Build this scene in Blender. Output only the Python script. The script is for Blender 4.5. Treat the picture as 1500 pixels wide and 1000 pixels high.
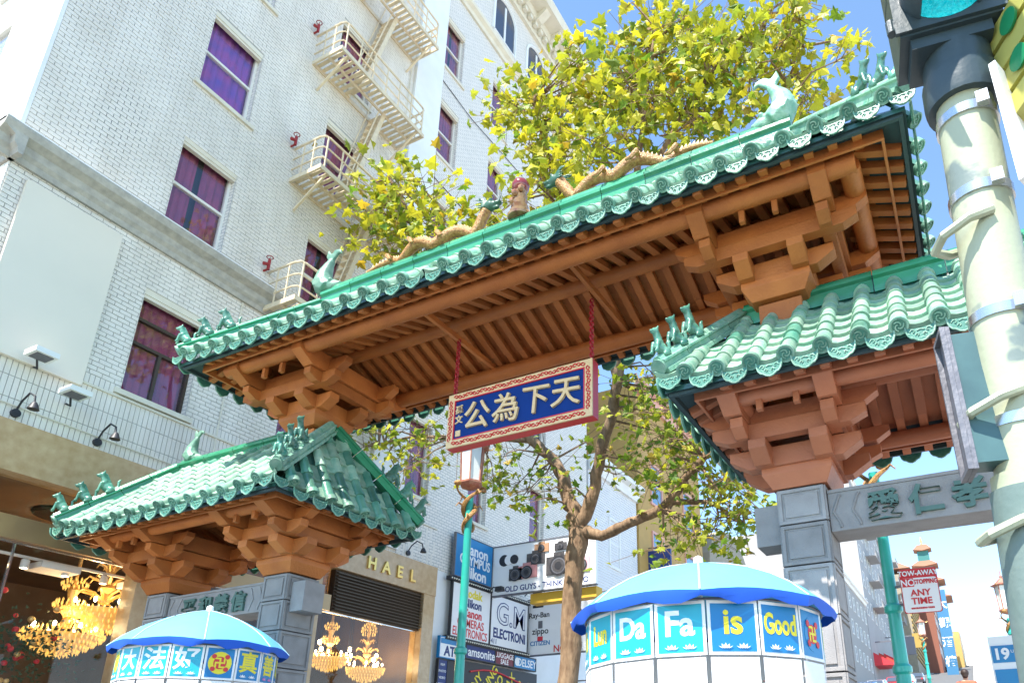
import bpy, math, random
from mathutils import Vector, Matrix
R = math.radians
rnd = random.Random(7)
for o in list(bpy.data.objects): bpy.data.objects.remove(o)
S = bpy.context.scene
COL = S.collection
# ------------------------------------------------------------------ camera
YAW, PITCH, ROLL, FPX, CX, CY = -0.44789, 0.361941, -0.013446, 1067.74, 898.98, 716.85
EYE = Vector((0, 0, 1.6))
fw = Vector((math.sin(YAW)*math.cos(PITCH), math.cos(YAW)*math.cos(PITCH), math.sin(PITCH)))
r0 = fw.cross(Vector((0, 0, 1))).normalized(); u0 = r0.cross(fw)
rt = r0*math.cos(ROLL)+u0*math.sin(ROLL); up = u0*math.cos(ROLL)-r0*math.sin(ROLL)
cd = bpy.data.cameras.new('camera'); cam = bpy.data.objects.new('camera', cd); COL.objects.link(cam)
cd.sensor_width = 36; cd.lens = FPX/1500*36; cd.shift_x = (750-CX)/1500; cd.shift_y = (CY-500)/1500
cd.clip_end = 3000; cd.clip_start = .05
cam.matrix_world = Matrix(((rt.x, up.x, -fw.x, 0), (rt.y, up.y, -fw.y, 0), (rt.z, up.z, -fw.z, 1.6), (0, 0, 0, 1)))
S.camera = cam
def ray(px, py): return rt*((px-CX)/FPX)-up*((py-CY)/FPX)+fw
def atY(px, py, Y): d = ray(px, py); return EYE+d*(Y/d.y)
def atX(px, py, X): d = ray(px, py); return EYE+d*(X/d.x)
def atD(px, py, D): return EYE+ray(px, py)*D
# ------------------------------------------------------------------ light
SUN_EL, SUN_AZ = 58.5, 7.0           # azimuth measured from -Y towards -X
sd = Vector((-math.sin(R(SUN_AZ))*math.cos(R(SUN_EL)), -math.cos(R(SUN_AZ))*math.cos(R(SUN_EL)), math.sin(R(SUN_EL))))
W = bpy.data.worlds.new('World'); S.world = W; W.use_nodes = True
nt = W.node_tree; bg = nt.nodes['Background']
sky = nt.nodes.new('ShaderNodeTexSky'); sky.sky_type = 'NISHITA'; sky.sun_disc = False
sky.sun_elevation = R(SUN_EL); sky.sun_rotation = R(180+SUN_AZ); sky.air_density = .85; sky.dust_density = .0; sky.ozone_density = 1.3
tint = nt.nodes.new('ShaderNodeMix'); tint.data_type = 'RGBA'; tint.blend_type = 'MULTIPLY'; tint.inputs[0].default_value = 1; tint.inputs[7].default_value = (.94, 1.02, 1.0, 1)
nt.links.new(sky.outputs[0], tint.inputs[6]); nt.links.new(tint.outputs[2], bg.inputs[0]); bg.inputs[1].default_value = .15
sl = bpy.data.lights.new('sun', 'SUN'); sl.energy = 3.9; sl.angle = R(.5); sl.color = (1, .95, .87)
so = bpy.data.objects.new('sun', sl); COL.objects.link(so); so.rotation_euler = sd.to_track_quat('Z', 'Y').to_euler()
S.view_settings.view_transform = 'Standard'; S.view_settings.look = 'None'
S.view_settings.exposure = 1.58; S.view_settings.gamma = 1.0
# ------------------------------------------------------------------ materials
MATS = {}
def mat(name, c, rough=.6, c2=None, scale=6., amt=.5, bump=0., bscale=40., metal=0., spec=.5, emit=None, es=0., coat=0., coords='Object', detail=4., stretch=1., vary=0., bevel=0., mid=.5):
    if name in MATS: return MATS[name]
    m = bpy.data.materials.new(name); m.use_nodes = True; t = m.node_tree; b = t.nodes['Principled BSDF']
    b.inputs['Roughness'].default_value = rough; b.inputs['Metallic'].default_value = metal
    b.inputs['Specular IOR Level'].default_value = spec; b.inputs['Coat Weight'].default_value = coat
    b.inputs['Base Color'].default_value = (*c, 1)
    if c2 or bump:
        g = t.nodes.new('ShaderNodeNewGeometry') if coords == 'World' else t.nodes.new('ShaderNodeTexCoord')
        src = g.outputs['Position'] if coords == 'World' else g.outputs['Object']
        if stretch != 1.:
            mp = t.nodes.new('ShaderNodeMapping'); mp.inputs['Scale'].default_value = (1, 1, stretch); t.links.new(src, mp.inputs[0]); src = mp.outputs[0]
    if c2:
        n = t.nodes.new('ShaderNodeTexNoise'); n.inputs['Scale'].default_value = scale; n.inputs['Detail'].default_value = detail
        t.links.new(src, n.inputs['Vector'])
        rp = t.nodes.new('ShaderNodeMapRange'); rp.inputs[1].default_value = mid-amt*.5; rp.inputs[2].default_value = mid+amt*.5
        t.links.new(n.outputs[0], rp.inputs[0])
        mx = t.nodes.new('ShaderNodeMix'); mx.data_type = 'RGBA'; mx.inputs[6].default_value = (*c, 1); mx.inputs[7].default_value = (*c2, 1)
        t.links.new(rp.outputs[0], mx.inputs[0]); t.links.new(mx.outputs[2], b.inputs['Base Color'])
    if bump:
        n2 = t.nodes.new('ShaderNodeTexNoise'); n2.inputs['Scale'].default_value = bscale; n2.inputs['Detail'].default_value = 5
        t.links.new(src, n2.inputs['Vector'])
        bp = t.nodes.new('ShaderNodeBump'); bp.inputs['Strength'].default_value = bump; bp.inputs['Distance'].default_value = .02
        t.links.new(n2.outputs[0], bp.inputs['Height']); t.links.new(bp.outputs[0], b.inputs['Normal'])
    if vary and c2:                                  # each piece fired a little differently
        oi = t.nodes.new('ShaderNodeObjectInfo'); vr = t.nodes.new('ShaderNodeMapRange'); vr.inputs[3].default_value = 1-vary; vr.inputs[4].default_value = 1+vary*.5
        t.links.new(oi.outputs['Random'], vr.inputs[0]); ml = t.nodes.new('ShaderNodeMix'); ml.data_type = 'RGBA'; ml.blend_type = 'MULTIPLY'; ml.inputs[0].default_value = 1
        t.links.new(mx.outputs[2], ml.inputs[6]); t.links.new(vr.outputs[0], ml.inputs[7]); t.links.new(ml.outputs[2], b.inputs['Base Color'])
    if bevel:
        bv = t.nodes.new('ShaderNodeBevel'); bv.samples = 4; bv.inputs[0].default_value = bevel
        if bump: t.links.new(bv.outputs[0], bp.inputs['Normal'])
        else: t.links.new(bv.outputs[0], b.inputs['Normal'])
    if emit: b.inputs['Emission Color'].default_value = (*emit, 1); b.inputs['Emission Strength'].default_value = es
    MATS[name] = m; return m
def glass_mat(name, tint=(.9, .95, .95), refl=.12):
    m = bpy.data.materials.new(name); m.use_nodes = True; t = m.node_tree; t.nodes.clear()
    o = t.nodes.new('ShaderNodeOutputMaterial'); tr = t.nodes.new('ShaderNodeBsdfTransparent'); gl = t.nodes.new('ShaderNodeBsdfGlossy')
    tr.inputs[0].default_value = (*tint, 1); gl.inputs['Roughness'].default_value = .01
    lw = t.nodes.new('ShaderNodeLayerWeight'); lw.inputs[0].default_value = .5
    fr = t.nodes.new('ShaderNodeMath'); fr.operation = 'POWER'; fr.inputs[1].default_value = 4.; t.links.new(lw.outputs['Facing'], fr.inputs[0])
    ad = t.nodes.new('ShaderNodeMath'); ad.operation = 'ADD'; ad.inputs[1].default_value = refl; ad.use_clamp = True
    mx = t.nodes.new('ShaderNodeMixShader'); t.links.new(fr.outputs[0], ad.inputs[0]); t.links.new(ad.outputs[0], mx.inputs[0])
    t.links.new(tr.outputs[0], mx.inputs[1]); t.links.new(gl.outputs[0], mx.inputs[2]); t.links.new(mx.outputs[0], o.inputs[0])
    return m
M_brown = mat('brown_paint', (.56, .19, .045), .5, (.33, .095, .025), 2.6, .7, .35, 34., coords='World', spec=.35, bevel=.012, detail=8., vary=.2)
M_brownR = mat('red_brown_paint', (.54, .19, .09), .5, (.36, .115, .055), 2.2, .8, .25, 30., coords='World', spec=.35, bevel=.012, detail=8., vary=.14)
M_tile = mat('glazed_tile', (.15, .33, .23), .3, (.03, .18, .125), 6., .5, .25, 30., coords='World', coat=.3, vary=.45, detail=8.)
M_tilew = mat('weathered_tile', (.37, .49, .36), .5, (.12, .31, .215), 9., .5, .35, 35., coords='World', vary=.35, detail=8.)
M_tiled = mat('dark_tile', (.03, .10, .08), .3, (.02, .07, .06), 6., .6, .2, 30., coords='World', coat=.3)
M_relief = mat('green_relief', (.025, .14, .10), .35, (.09, .25, .18), 25., .6, .2, 60., coords='World')
M_ridge = mat('ridge_glaze', (.02, .22, .10), .25, (.06, .29, .16), 4., .6, .15, 20., coords='World', coat=.4, vary=.3, detail=8.)
M_ridgew = mat('ridge_weathered', (.30, .44, .33), .45, (.06, .25, .165), 9., .55, .35, 30., coords='World', vary=.35, detail=8.)
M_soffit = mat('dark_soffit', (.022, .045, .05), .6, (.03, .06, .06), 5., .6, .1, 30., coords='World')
M_stone = mat('grey_granite', (.38, .36, .35), .8, (.24, .225, .22), 5., .7, .35, 90., coords='World', detail=12., vary=.2, bevel=.008)
M_joint = mat('dark_joint', (.05, .05, .055), .9)
M_glyph = mat('green_bronze', (.05, .12, .10), .5, (.09, .16, .13), 20., .6)
M_gold = mat('gold_leaf', (.80, .55, .22), .35, (.62, .36, .12), 12., .6, .2, 40., metal=.5)
M_red = mat('red_lacquer', (.62, .02, .02), .35, (.5, .015, .02), 4., .6, .05)
M_blue = mat('blue_lacquer', (.003, .035, .20), .6, (.003, .028, .16), 3., .6, .05, spec=.15)
M_cream = mat('cream_gold', (.76, .56, .30), .5, (.66, .42, .2), 20., .6)
M_brick = mat('white_painted_brick', (.80, .75, .67), .6, (.62, .57, .49), 2.2, .55, .3, 60., coords='World', stretch=.3, detail=10., mid=.56)
M_plaster = mat('white_plaster', (.80, .80, .79), .7, (.72, .72, .70), 2., .6, .1, 20., coords='World')
M_trim = mat('cream_trim', (.76, .71, .58), .6, (.62, .56, .44), 3., .7, .2, 30., coords='World')
M_trimd = mat('weathered_ledge', (.50, .47, .40), .8, (.30, .29, .26), 8., .6, .4, 30., coords='World')
M_iron = mat('cream_iron', (.76, .65, .46), .5, (.60, .48, .32), 9., .6, .1, 30., coords='World')
M_sash = mat('white_sash', (.75, .72, .64), .5)
M_dark = mat('black_metal', (.02, .02, .025), .5)
M_bronze = mat('dark_bronze', (.07, .05, .035), .4, metal=.4)
M_curt = mat('purple_curtain', (.42, .06, .30), .8, (.12, .06, .42), 2.5, .5, coords='World')
M_curtr = mat('maroon_curtain', (.36, .05, .12), .8, (.20, .04, .13), 2.5, .5, coords='World')
M_glass = glass_mat('window_glass', (.97, .97, .98), .06)
M_shopglass = glass_mat('shop_glass', (.98, .98, .97), .02)
M_marble = mat('tan_marble', (.42, .27, .13), .25, (.58, .42, .25), 7., .6, .05, 60., coords='World', detail=10.)
M_tan = mat('tan_metal', (.40, .25, .12), .3, metal=.4)
M_panel = mat('blank_sign', (.74, .67, .55), .5, (.69, .63, .52), 1., .6, coords='World')
M_teal = mat('teal_paint', (.02, .42, .33), .35, (.03, .33, .28), 6., .6, .1, 40., coords='World', coat=.3)
M_bark = mat('bark', (.11, .06, .032), .95, (.33, .22, .13), 14., .55, 1., 26., coords='World', stretch=.3, detail=8.)
M_umb = mat('sky_blue_fabric', (.12, .42, .62), .7, (.10, .37, .58), 3., .6, .1, 60.)
M_umbd = mat('royal_blue_fabric', (.01, .10, .55), .7)
M_cyan = mat('cyan_print', (.01, .42, .52), .4, (.005, .30, .44), 2., .5, coords='World')
M_bluep = mat('blue_print', (.005, .16, .42), .4, (.005, .22, .46), 2., .5, coords='World')
M_white = mat('white_print', (.82, .82, .82), .5)
M_yel = mat('yellow_print', (.80, .66, .03), .5)
M_redp = mat('red_print', (.62, .03, .04), .5)
M_navy = mat('navy_print', (.015, .035, .16), .5)
M_steel = mat('stainless_band', (.6, .6, .6), .25, metal=.9)
M_pole = mat('cream_pole_paint', (.40, .42, .29), .4, (.17, .21, .19), 3.0, .03, .1, 40., coords='World', detail=4., mid=.62)
M_poleg = mat('grey_green_paint', (.12, .18, .16), .5, (.17, .22, .20), 8., .6, .1, 40.)
M_sig = mat('dark_signal_paint', (.03, .05, .06), .4, (.045, .065, .07), 8., .6, .1, 40.)
M_lens = mat('green_signal_lens', (.0, .22, .26), .25, (.02, .5, .5), 55., .3, .8, 60., emit=(.0, .6, .7), es=.16)
M_galv = mat('galvanised', (.20, .20, .22), .55, (.12, .12, .14), 14., .6, .2, 40., metal=.5)
M_crys = mat('gold_crystal', (.75, .45, .10), .15, (.9, .68, .3), 40., .7, metal=.7, emit=(1., .55, .12), es=.35)
M_bulb = mat('lit_bulb', (1, .9, .7), .3, emit=(1, .8, .45), es=9.)
M_dgold = mat('dragon_gold', (.24, .085, .015), .4, (.50, .28, .08), 22., .4, 1., 50., coords='World')
M_dgreen = mat('dragon_green', (.03, .10, .06), .4)
M_fin = mat('red_brown_glaze', (.16, .035, .015), .25, (.42, .24, .10), 9., .5, coat=.4, coords='World')
M_asph = mat('asphalt', (.11, .11, .11), .9, (.14, .14, .135), 3., .6, .3, 60., coords='World')
M_conc = mat('concrete', (.44, .42, .38), .9, (.36, .34, .31), 2., .6, .2, 50., coords='World')
# ------------------------------------------------------------------ mesh helpers
class MB:
    def __init__(s): s.v = []; s.f = []; s.m = []; s.cur = 0
    def add(s, vs, fs):
        o = len(s.v); s.v += [tuple(v) for v in vs]; s.f += [tuple(i+o for i in f) for f in fs]; s.m += [s.cur]*len(fs); return s
    def box(s, x0, x1, y0, y1, z0, z1):
        return s.add([(x0,y0,z0),(x1,y0,z0),(x1,y1,z0),(x0,y1,z0),(x0,y0,z1),(x1,y0,z1),(x1,y1,z1),(x0,y1,z1)],
            [(0,3,2,1),(4,5,6,7),(0,1,5,4),(1,2,6,5),(2,3,7,6),(3,0,4,7)])
    def cbox(s, c, d): return s.box(c[0]-d[0]/2, c[0]+d[0]/2, c[1]-d[1]/2, c[1]+d[1]/2, c[2]-d[2]/2, c[2]+d[2]/2)
    def prism(s, pts, origin, a, b, n, h):       # polygon pts in (a,b) plane, extruded h along n
        o, a, b, n = Vector(origin), Vector(a), Vector(b), Vector(n); k = len(pts)
        vs = [o+a*p[0]+b*p[1] for p in pts]+[o+a*p[0]+b*p[1]+n*h for p in pts]
        return s.add(vs, [tuple(range(k))[::-1], tuple(range(k, 2*k))]+[(i, (i+1) % k, k+(i+1) % k, k+i) for i in range(k)])
    def tube(s, pts, rad, n=8, caps=True):
        pts = [Vector(p) for p in pts]; k = len(pts); rad = rad if isinstance(rad, (list, tuple)) else [rad]*k
        vs = []; px = None
        for i, p in enumerate(pts):
            t = (pts[min(i+1, k-1)]-pts[max(i-1, 0)]).normalized()
            if px is None:
                px = t.orthogonal().normalized()
            px = (px-t*px.dot(t)); px = px.normalized() if px.length > 1e-6 else t.orthogonal().normalized()
            py = t.cross(px)
            for j in range(n):
                an = 2*math.pi*j/n; vs.append(p+(px*math.cos(an)+py*math.sin(an))*rad[i])
        fs = [(i*n+j, i*n+(j+1) % n, (i+1)*n+(j+1) % n, (i+1)*n+j) for i in range(k-1) for j in range(n)]
        if caps: fs += [tuple(range(n))[::-1], tuple(range((k-1)*n, k*n))]
        return s.add(vs, fs)
    def lathe(s, prof, c=(0, 0, 0), n=16, cap=True):   # prof (r,z)
        k = len(prof); vs = [(c[0]+r*math.cos(2*math.pi*j/n), c[1]+r*math.sin(2*math.pi*j/n), c[2]+z) for r, z in prof for j in range(n)]
        fs = [(i*n+j, i*n+(j+1) % n, (i+1)*n+(j+1) % n, (i+1)*n+j) for i in range(k-1) for j in range(n)]
        if cap: fs += [tuple(range(n))[::-1], tuple(range((k-1)*n, k*n))]
        return s.add(vs, fs)
    def ball(s, c, r, n=8, m=6, sc=(1, 1, 1)):
        prof = [(max(1e-4, math.sin(math.pi*i/m)), -math.cos(math.pi*i/m)) for i in range(m+1)]
        vs = [(c[0]+r*sc[0]*p*math.cos(2*math.pi*j/n), c[1]+r*sc[1]*p*math.sin(2*math.pi*j/n), c[2]+r*sc[2]*z) for p, z in prof for j in range(n)]
        return s.add(vs, [(i*n+j, i*n+(j+1) % n, (i+1)*n+(j+1) % n, (i+1)*n+j) for i in range(m) for j in range(n)])
    def bar(s, a, b, w, h=None):
        a, b = Vector(a), Vector(b); h = h or w; d = (b-a); L = d.length; d.normalize()
        x = d.cross(Vector((0, 0, 1))); x = x.normalized() if x.length > .01 else Vector((1, 0, 0)); z = x.cross(d)
        return s.prism([(-w/2, -h/2), (w/2, -h/2), (w/2, h/2), (-w/2, h/2)], a, x, z, d, L)
    def mesh(s, name, mats, smooth=False):
        me = bpy.data.meshes.new(name); me.from_pydata(s.v, [], s.f)
        for m in (mats if isinstance(mats, (list, tuple)) else [mats]): me.materials.append(m)
        me.polygons.foreach_set('material_index', s.m)
        if smooth:
            me.polygons.foreach_set('use_smooth', [True]*len(s.f)); me.update()
            try: me.set_sharp_from_angle(angle=R(40))
            except Exception: pass
        me.update(); return me
    def build(s, name, mats, parent=None, smooth=False, M=None): return inst(name, s.mesh(name, mats, smooth), parent, M)
WM = {}
I4 = Matrix.Identity(4)
def T(x, y, z): return Matrix.Translation((x, y, z))
def basis(a, b, c, o): return Matrix(((a[0], b[0], c[0], o[0]), (a[1], b[1], c[1], o[1]), (a[2], b[2], c[2], o[2]), (0, 0, 0, 1)))
def inst(name, me, parent=None, M=None):
    o = bpy.data.objects.new(name, me); COL.objects.link(o); M = M or I4
    o.matrix_basis = M
    if parent is not None: o.parent = parent; o.matrix_parent_inverse = WM[parent].inverted()
    WM[o] = M; return o
def tag(o, label, cat, group=None, kind=None):
    if label: o['label'] = label
    if cat: o['category'] = cat
    if group: o['group'] = group
    if kind: o['kind'] = kind
    return o
def thing(name, label, cat, loc, group=None): return tag(inst(name, None, None, T(*loc)), label, cat, group)
def stuff(o): o['kind'] = 'stuff'; return o
def struct(o): o['kind'] = 'structure'; return o
_txt = {}
def text_mesh(body, size, ext, m, bold=0., sx=1.):
    key = (body, size, ext, m.name, bold, sx)
    if key in _txt: return _txt[key]
    c = bpy.data.curves.new('lettering', 'FONT'); c.body = body; c.size = size; c.extrude = ext; c.offset = bold
    c.align_x = 'CENTER'; c.align_y = 'CENTER'; c.resolution_u = 3
    o = bpy.data.objects.new('lettering', c); COL.objects.link(o)
    me = bpy.data.meshes.new_from_object(o.evaluated_get(bpy.context.evaluated_depsgraph_get()))
    bpy.data.objects.remove(o)
    if len(me.vertices):
        xs = [v.co.x for v in me.vertices]; ys = [v.co.y for v in me.vertices]; cx, cy = (min(xs)+max(xs))/2, (min(ys)+max(ys))/2
        for v in me.vertices: v.co.x = (v.co.x-cx)*sx; v.co.y -= cy
    me.materials.clear(); me.materials.append(m); _txt[key] = me; return me
def text(body, size, m, pos, xdir, n, parent, ext=.006, bold=0., sx=1., name='lettering', rot=0.):
    x = Vector(xdir).normalized(); n = Vector(n).normalized(); y = n.cross(x)
    if rot: x, y = x*math.cos(rot)+y*math.sin(rot), y*math.cos(rot)-x*math.sin(rot)
    return inst(name, text_mesh(body, size, ext, m, bold, sx), parent, basis(x, y, n, pos))
def remesh(mb, name, mats, vox=.02, sm=True):
    o = mb.build(name, mats); md = o.modifiers.new('r', 'REMESH'); md.mode = 'VOXEL'; md.voxel_size = vox; md.use_smooth_shade = sm
    s2 = o.modifiers.new('s', 'SMOOTH'); s2.iterations = 3; s2.factor = .5
    dg = bpy.context.evaluated_depsgraph_get(); me = bpy.data.meshes.new_from_object(o.evaluated_get(dg)); bpy.data.objects.remove(o)
    for p in me.polygons: p.use_smooth = True
    return me
# ------------------------------------------------------------------ ground
def gz(x, y): return .115*max(0, y-9)
def sheet(name, x0, x1, ys, m, dz, label=None):
    mb = MB(); vs = [(x, y, gz(x, y)+dz) for y in ys for x in (x0, x1)]
    mb.add(vs, [(2*i, 2*i+1, 2*i+3, 2*i+2) for i in range(len(ys)-1)]); return struct(mb.build(name, m))
YS = [-60, -10, 0, 4, 9, 12, 20, 40, 80, 160, 400, 900]
sheet('ground', -700, 700, YS, M_conc, -.16)
sheet('road', -9.6, -.4, [-60, -10, 0, 4, 9, 12, 20, 40, 80, 160, 400], M_asph, -.13)
cross = MB(); cross.box(-60, 60, -7.5, 3.2, -.3, -.126); struct(cross.build('cross_street', M_asph))
for x0, x1, nm in ((-13, -9.6, 'pavement'), (-.4, 4, 'pavement')):
    mb = MB()
    ys = [3.4, 9, 20, 60, 160, 400]
    vs = [(x, y, gz(x, y)+z) for y in ys for x, z in ((x0, -.2), (x0, 0), (x1, 0), (x1, -.2))]
    mb.add(vs, [(4*i+j, 4*i+j+1, 4*i+j+5, 4*i+j+4) for i in range(len(ys)-1) for j in range(3)]+[(0, 3, 2, 1)]); struct(mb.build(nm, M_conc))
# ------------------------------------------------------------------ the gate
YC = 7.24; GC = -4.95
gate = thing('chinatown_gate', 'three-roofed gate of brown brackets, green glazed tiles and granite pillars', 'gate', (GC, YC, 0))
RS = .322                                   # tile row spacing
# tile meshes (local: x across, y up the slope, z out of the roof)
def half_tube(r, L, n=8, collar=True):
    mb = MB()
    rings = [(0, r*1.0), (.0, r*1.14), (.05, r*1.14), (.05, r), (L, r*.92)] if collar else [(0, r), (L, r)]
    k = n+1; vs = [(rr*math.cos(math.pi*j/n), y, rr*math.sin(math.pi*j/n)*1.05) for y, rr in rings for j in range(k)]
    fs = [(i*k+j, i*k+j+1, (i+1)*k+j+1, (i+1)*k+j) for i in range(len(rings)-1) for j in range(n)]+[tuple(range(k))]
    return mb.add(vs, [f[::-1] for f in fs])
def pan(L, w=.30):
    mb = MB(); n = 5; vs = []
    for y, dz in ((0, .035), (L, .0)):
        for j in range(n+1):
            a = j/n*2-1; vs.append((a*w/2, y, dz-.055*(1-a*a)+.03))
    for j in range(n+1):
        a = j/n*2-1; vs.append((a*w/2, 0, -.055*(1-a*a)+.03-.03))
    k = n+1
    return mb.add(vs, [(j, j+1, k+j+1, k+j) for j in range(n)]+[(2*k+j, 2*k+j+1, j+1, j) for j in range(n)])
def cap_mesh():
    mb = MB()                                # disc in the local xz plane facing -y
    n = 16; r = .082
    def ring(rr, y): return [(rr*math.cos(2*math.pi*j/n), y, rr*math.sin(2*math.pi*j/n)) for j in range(n)]
    prof = [(r, .05), (r, -.012), (r*.82, -.014), (r*.78, -.002), (r*.70, -.002)]
    vs = [v for rr, y in prof for v in ring(rr, y)]
    mb.add(vs, [(i*n+j, (i+1)*n+j, (i+1)*n+(j+1) % n, i*n+(j+1) % n) for i in range(len(prof)-1) for j in range(n)])
    mb.cur = 1; mb.add(ring(r*.70, -.002), [tuple(range(n))[::-1]]); mb.cur = 0
    for q in range(3):                       # three curling strokes
        a0 = q*2.094; pts = [(r*.16*math.cos(a0+t*.9)*(1+t*.9), -.006, r*.16*math.sin(a0+t*.9)*(1+t*.9)) for t in [i*.55 for i in range(6)]]
        mb.tube(pts, .0075, 4)
    return mb.mesh('tile_cap', [M_ridgew, M_relief], True)
def drip_mesh():
    mb = MB(); out = []; n = 12
    for i in range(n+1):
        a = math.pi*i/n; x = -.118*math.cos(a); zz = -.135*math.sin(a)**.8-.018*abs(math.sin(a*3))*math.sin(a); out.append((x, zz))
    top = [(.118*math.cos(math.pi*i/6), .0-.03*math.sin(math.pi*i/6)) for i in range(1, 6)]
    mb.cur = 1; mb.prism(out+top, (0, .012, 0), (1, 0, 0), (0, 0, 1), (0, -1, 0), .018); mb.cur = 0
    mb.tube([(x, -.008, z) for x, z in out], .009, 5)
    for sx in (-1, 1):
        for cx, cz, rr in ((.062, -.055, .026), (.028, -.092, .018)):
            mb.tube([(sx*(cx+rr*(1-t*.13)*math.cos(t*1.0)), -.009, cz+rr*(1-t*.13)*math.sin(t*1.0)) for t in range(6)], .0055, 4)
    mb.tube([(-.03, -.009, -.05), (0, -.009, -.04), (.03, -.009, -.05)], .006, 4)
    return mb.mesh('drip_tile', [M_ridgew, M_relief], True)
CAPM, DRIPM = cap_mesh(), drip_mesh()
SEG = .285
BARM = half_tube(.078, SEG+.02).mesh('barrel_tile', M_tilew, True); BARD = half_tube(.078, SEG+.02).mesh('barrel_tile', M_tiled, True)
BARG = half_tube(.078, SEG+.02).mesh('barrel_tile', M_tile, True)
PANM = pan(SEG+.03).mesh('pan_tile', M_tilew); 
def ridge_seg(L, h, w, m, top=True):         # moulded ridge piece along local x, sitting on z=0
    p = [(-w*.5, 0), (w*.5, 0), (w*.5, h*.22), (w*.36, h*.27), (w*.36, h*.52), (w*.52, h*.58), (w*.52, h*.68), (w*.34, h*.72)]
    cap_ = [(w*.30*math.cos(a), h*.76+h*.24*math.sin(a)) for a in [math.pi*i/6 for i in range(7)]]
    q = p+cap_+[(-x, z) for x, z in p[:1:-1]]
    mb = MB(); mb.prism(q, (0, 0, 0), (0, 1, 0), (0, 0, 1), (1, 0, 0), L); return mb.mesh('ridge_tile', m, True)
# roof ornaments
def beast_mesh(seed):
    mb = MB()
    mb.ball((0, 0, .10), .075, 10, 8, (.8, 1.25, 1.1)); mb.ball((0, -.05, .17), .06, 10, 8, (.85, .9, 1.25))
    mb.tube([(0, -.06, .20), (0, -.09, .27)], [.045, .04], 8); mb.ball((0, -.10, .295), .05, 10, 8, (.9, 1.1, .95))
    mb.ball((0, -.155, .28), .028, 8, 6, (1, 1.3, .8)); mb.ball((0, -.15, .262), .02, 8, 6)
    for s in (-1, 1):
        mb.tube([(s*.03, -.09, .33), (s*.04, -.08, .37)], [.02, .008], 6)
        mb.tube([(s*.04, -.09, .16), (s*.042, -.11, .08), (s*.042, -.12, .0), (s*.042, -.15, .0)], [.03, .024, .022, .02], 6)
        mb.ball((s*.055, .05, .06), .05, 8, 6, (.8, 1.2, 1)); mb.tube([(s*.06, .05, .03), (s*.06, -.02, .0)], [.03, .022], 6)
    mb.tube([(0, .09, .08), (0, .14, .14), (0, .13, .23), (0, .16, .28)], [.03, .028, .025, .01], 6)
    for i in range(5): mb.ball((0, -.045+.02*i, .31-.035*i), .022, 6, 5)
    return remesh(mb, 'roof_beast', M_tile, .0125)
BEAST = beast_mesh(1)
def fish_mesh():                              # dragon-fish ridge end, body curls up, tail fans out, faces -x
    mb = MB()
    mb.tube([(-.02, 0, .06), (.06, 0, .12), (.13, 0, .24), (.12, 0, .40), (.05, 0, .54), (.0, 0, .62)], [.15, .17, .16, .12, .075, .05], 10)
    mb.ball((-.10, 0, .10), .12, 10, 8, (1.2, .85, .9)); mb.ball((-.2, 0, .12), .06, 8, 6, (1.4, .9, .6)); mb.ball((-.19, 0, .05), .05, 8, 6, (1.4, .9, .5))
    mb.prism([(0, .58), (-.13, .72), (-.20, .68), (-.16, .78), (-.05, .80), (.02, .74), (.10, .84), (.13, .72), (.06, .6)], (0, -.025, 0), (1, 0, 0), (0, 0, 1), (0, 1, 0), .05)
    for s in (-1, 1):
        mb.ball((-.12, s*.09, .17), .035, 8, 6); mb.prism([(0, .1), (.16, .06), (.22, .16), (.12, .2), (.02, .18)], (.0, s*.13, .04), (1, 0, 0), (0, 0, 1), (0, s, 0), .03)
    for i in range(6): mb.prism([(0, -.03), (.09, .01), (0, .05)], (.25-.04*abs(i-1.5), -.012, .12+.075*i), (1, 0, 0), (0, 0, 1), (0, 1, 0), .024)
    return remesh(mb, 'ridge_fish', M_ridgew, .016)
FISH = fish_mesh()
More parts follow.
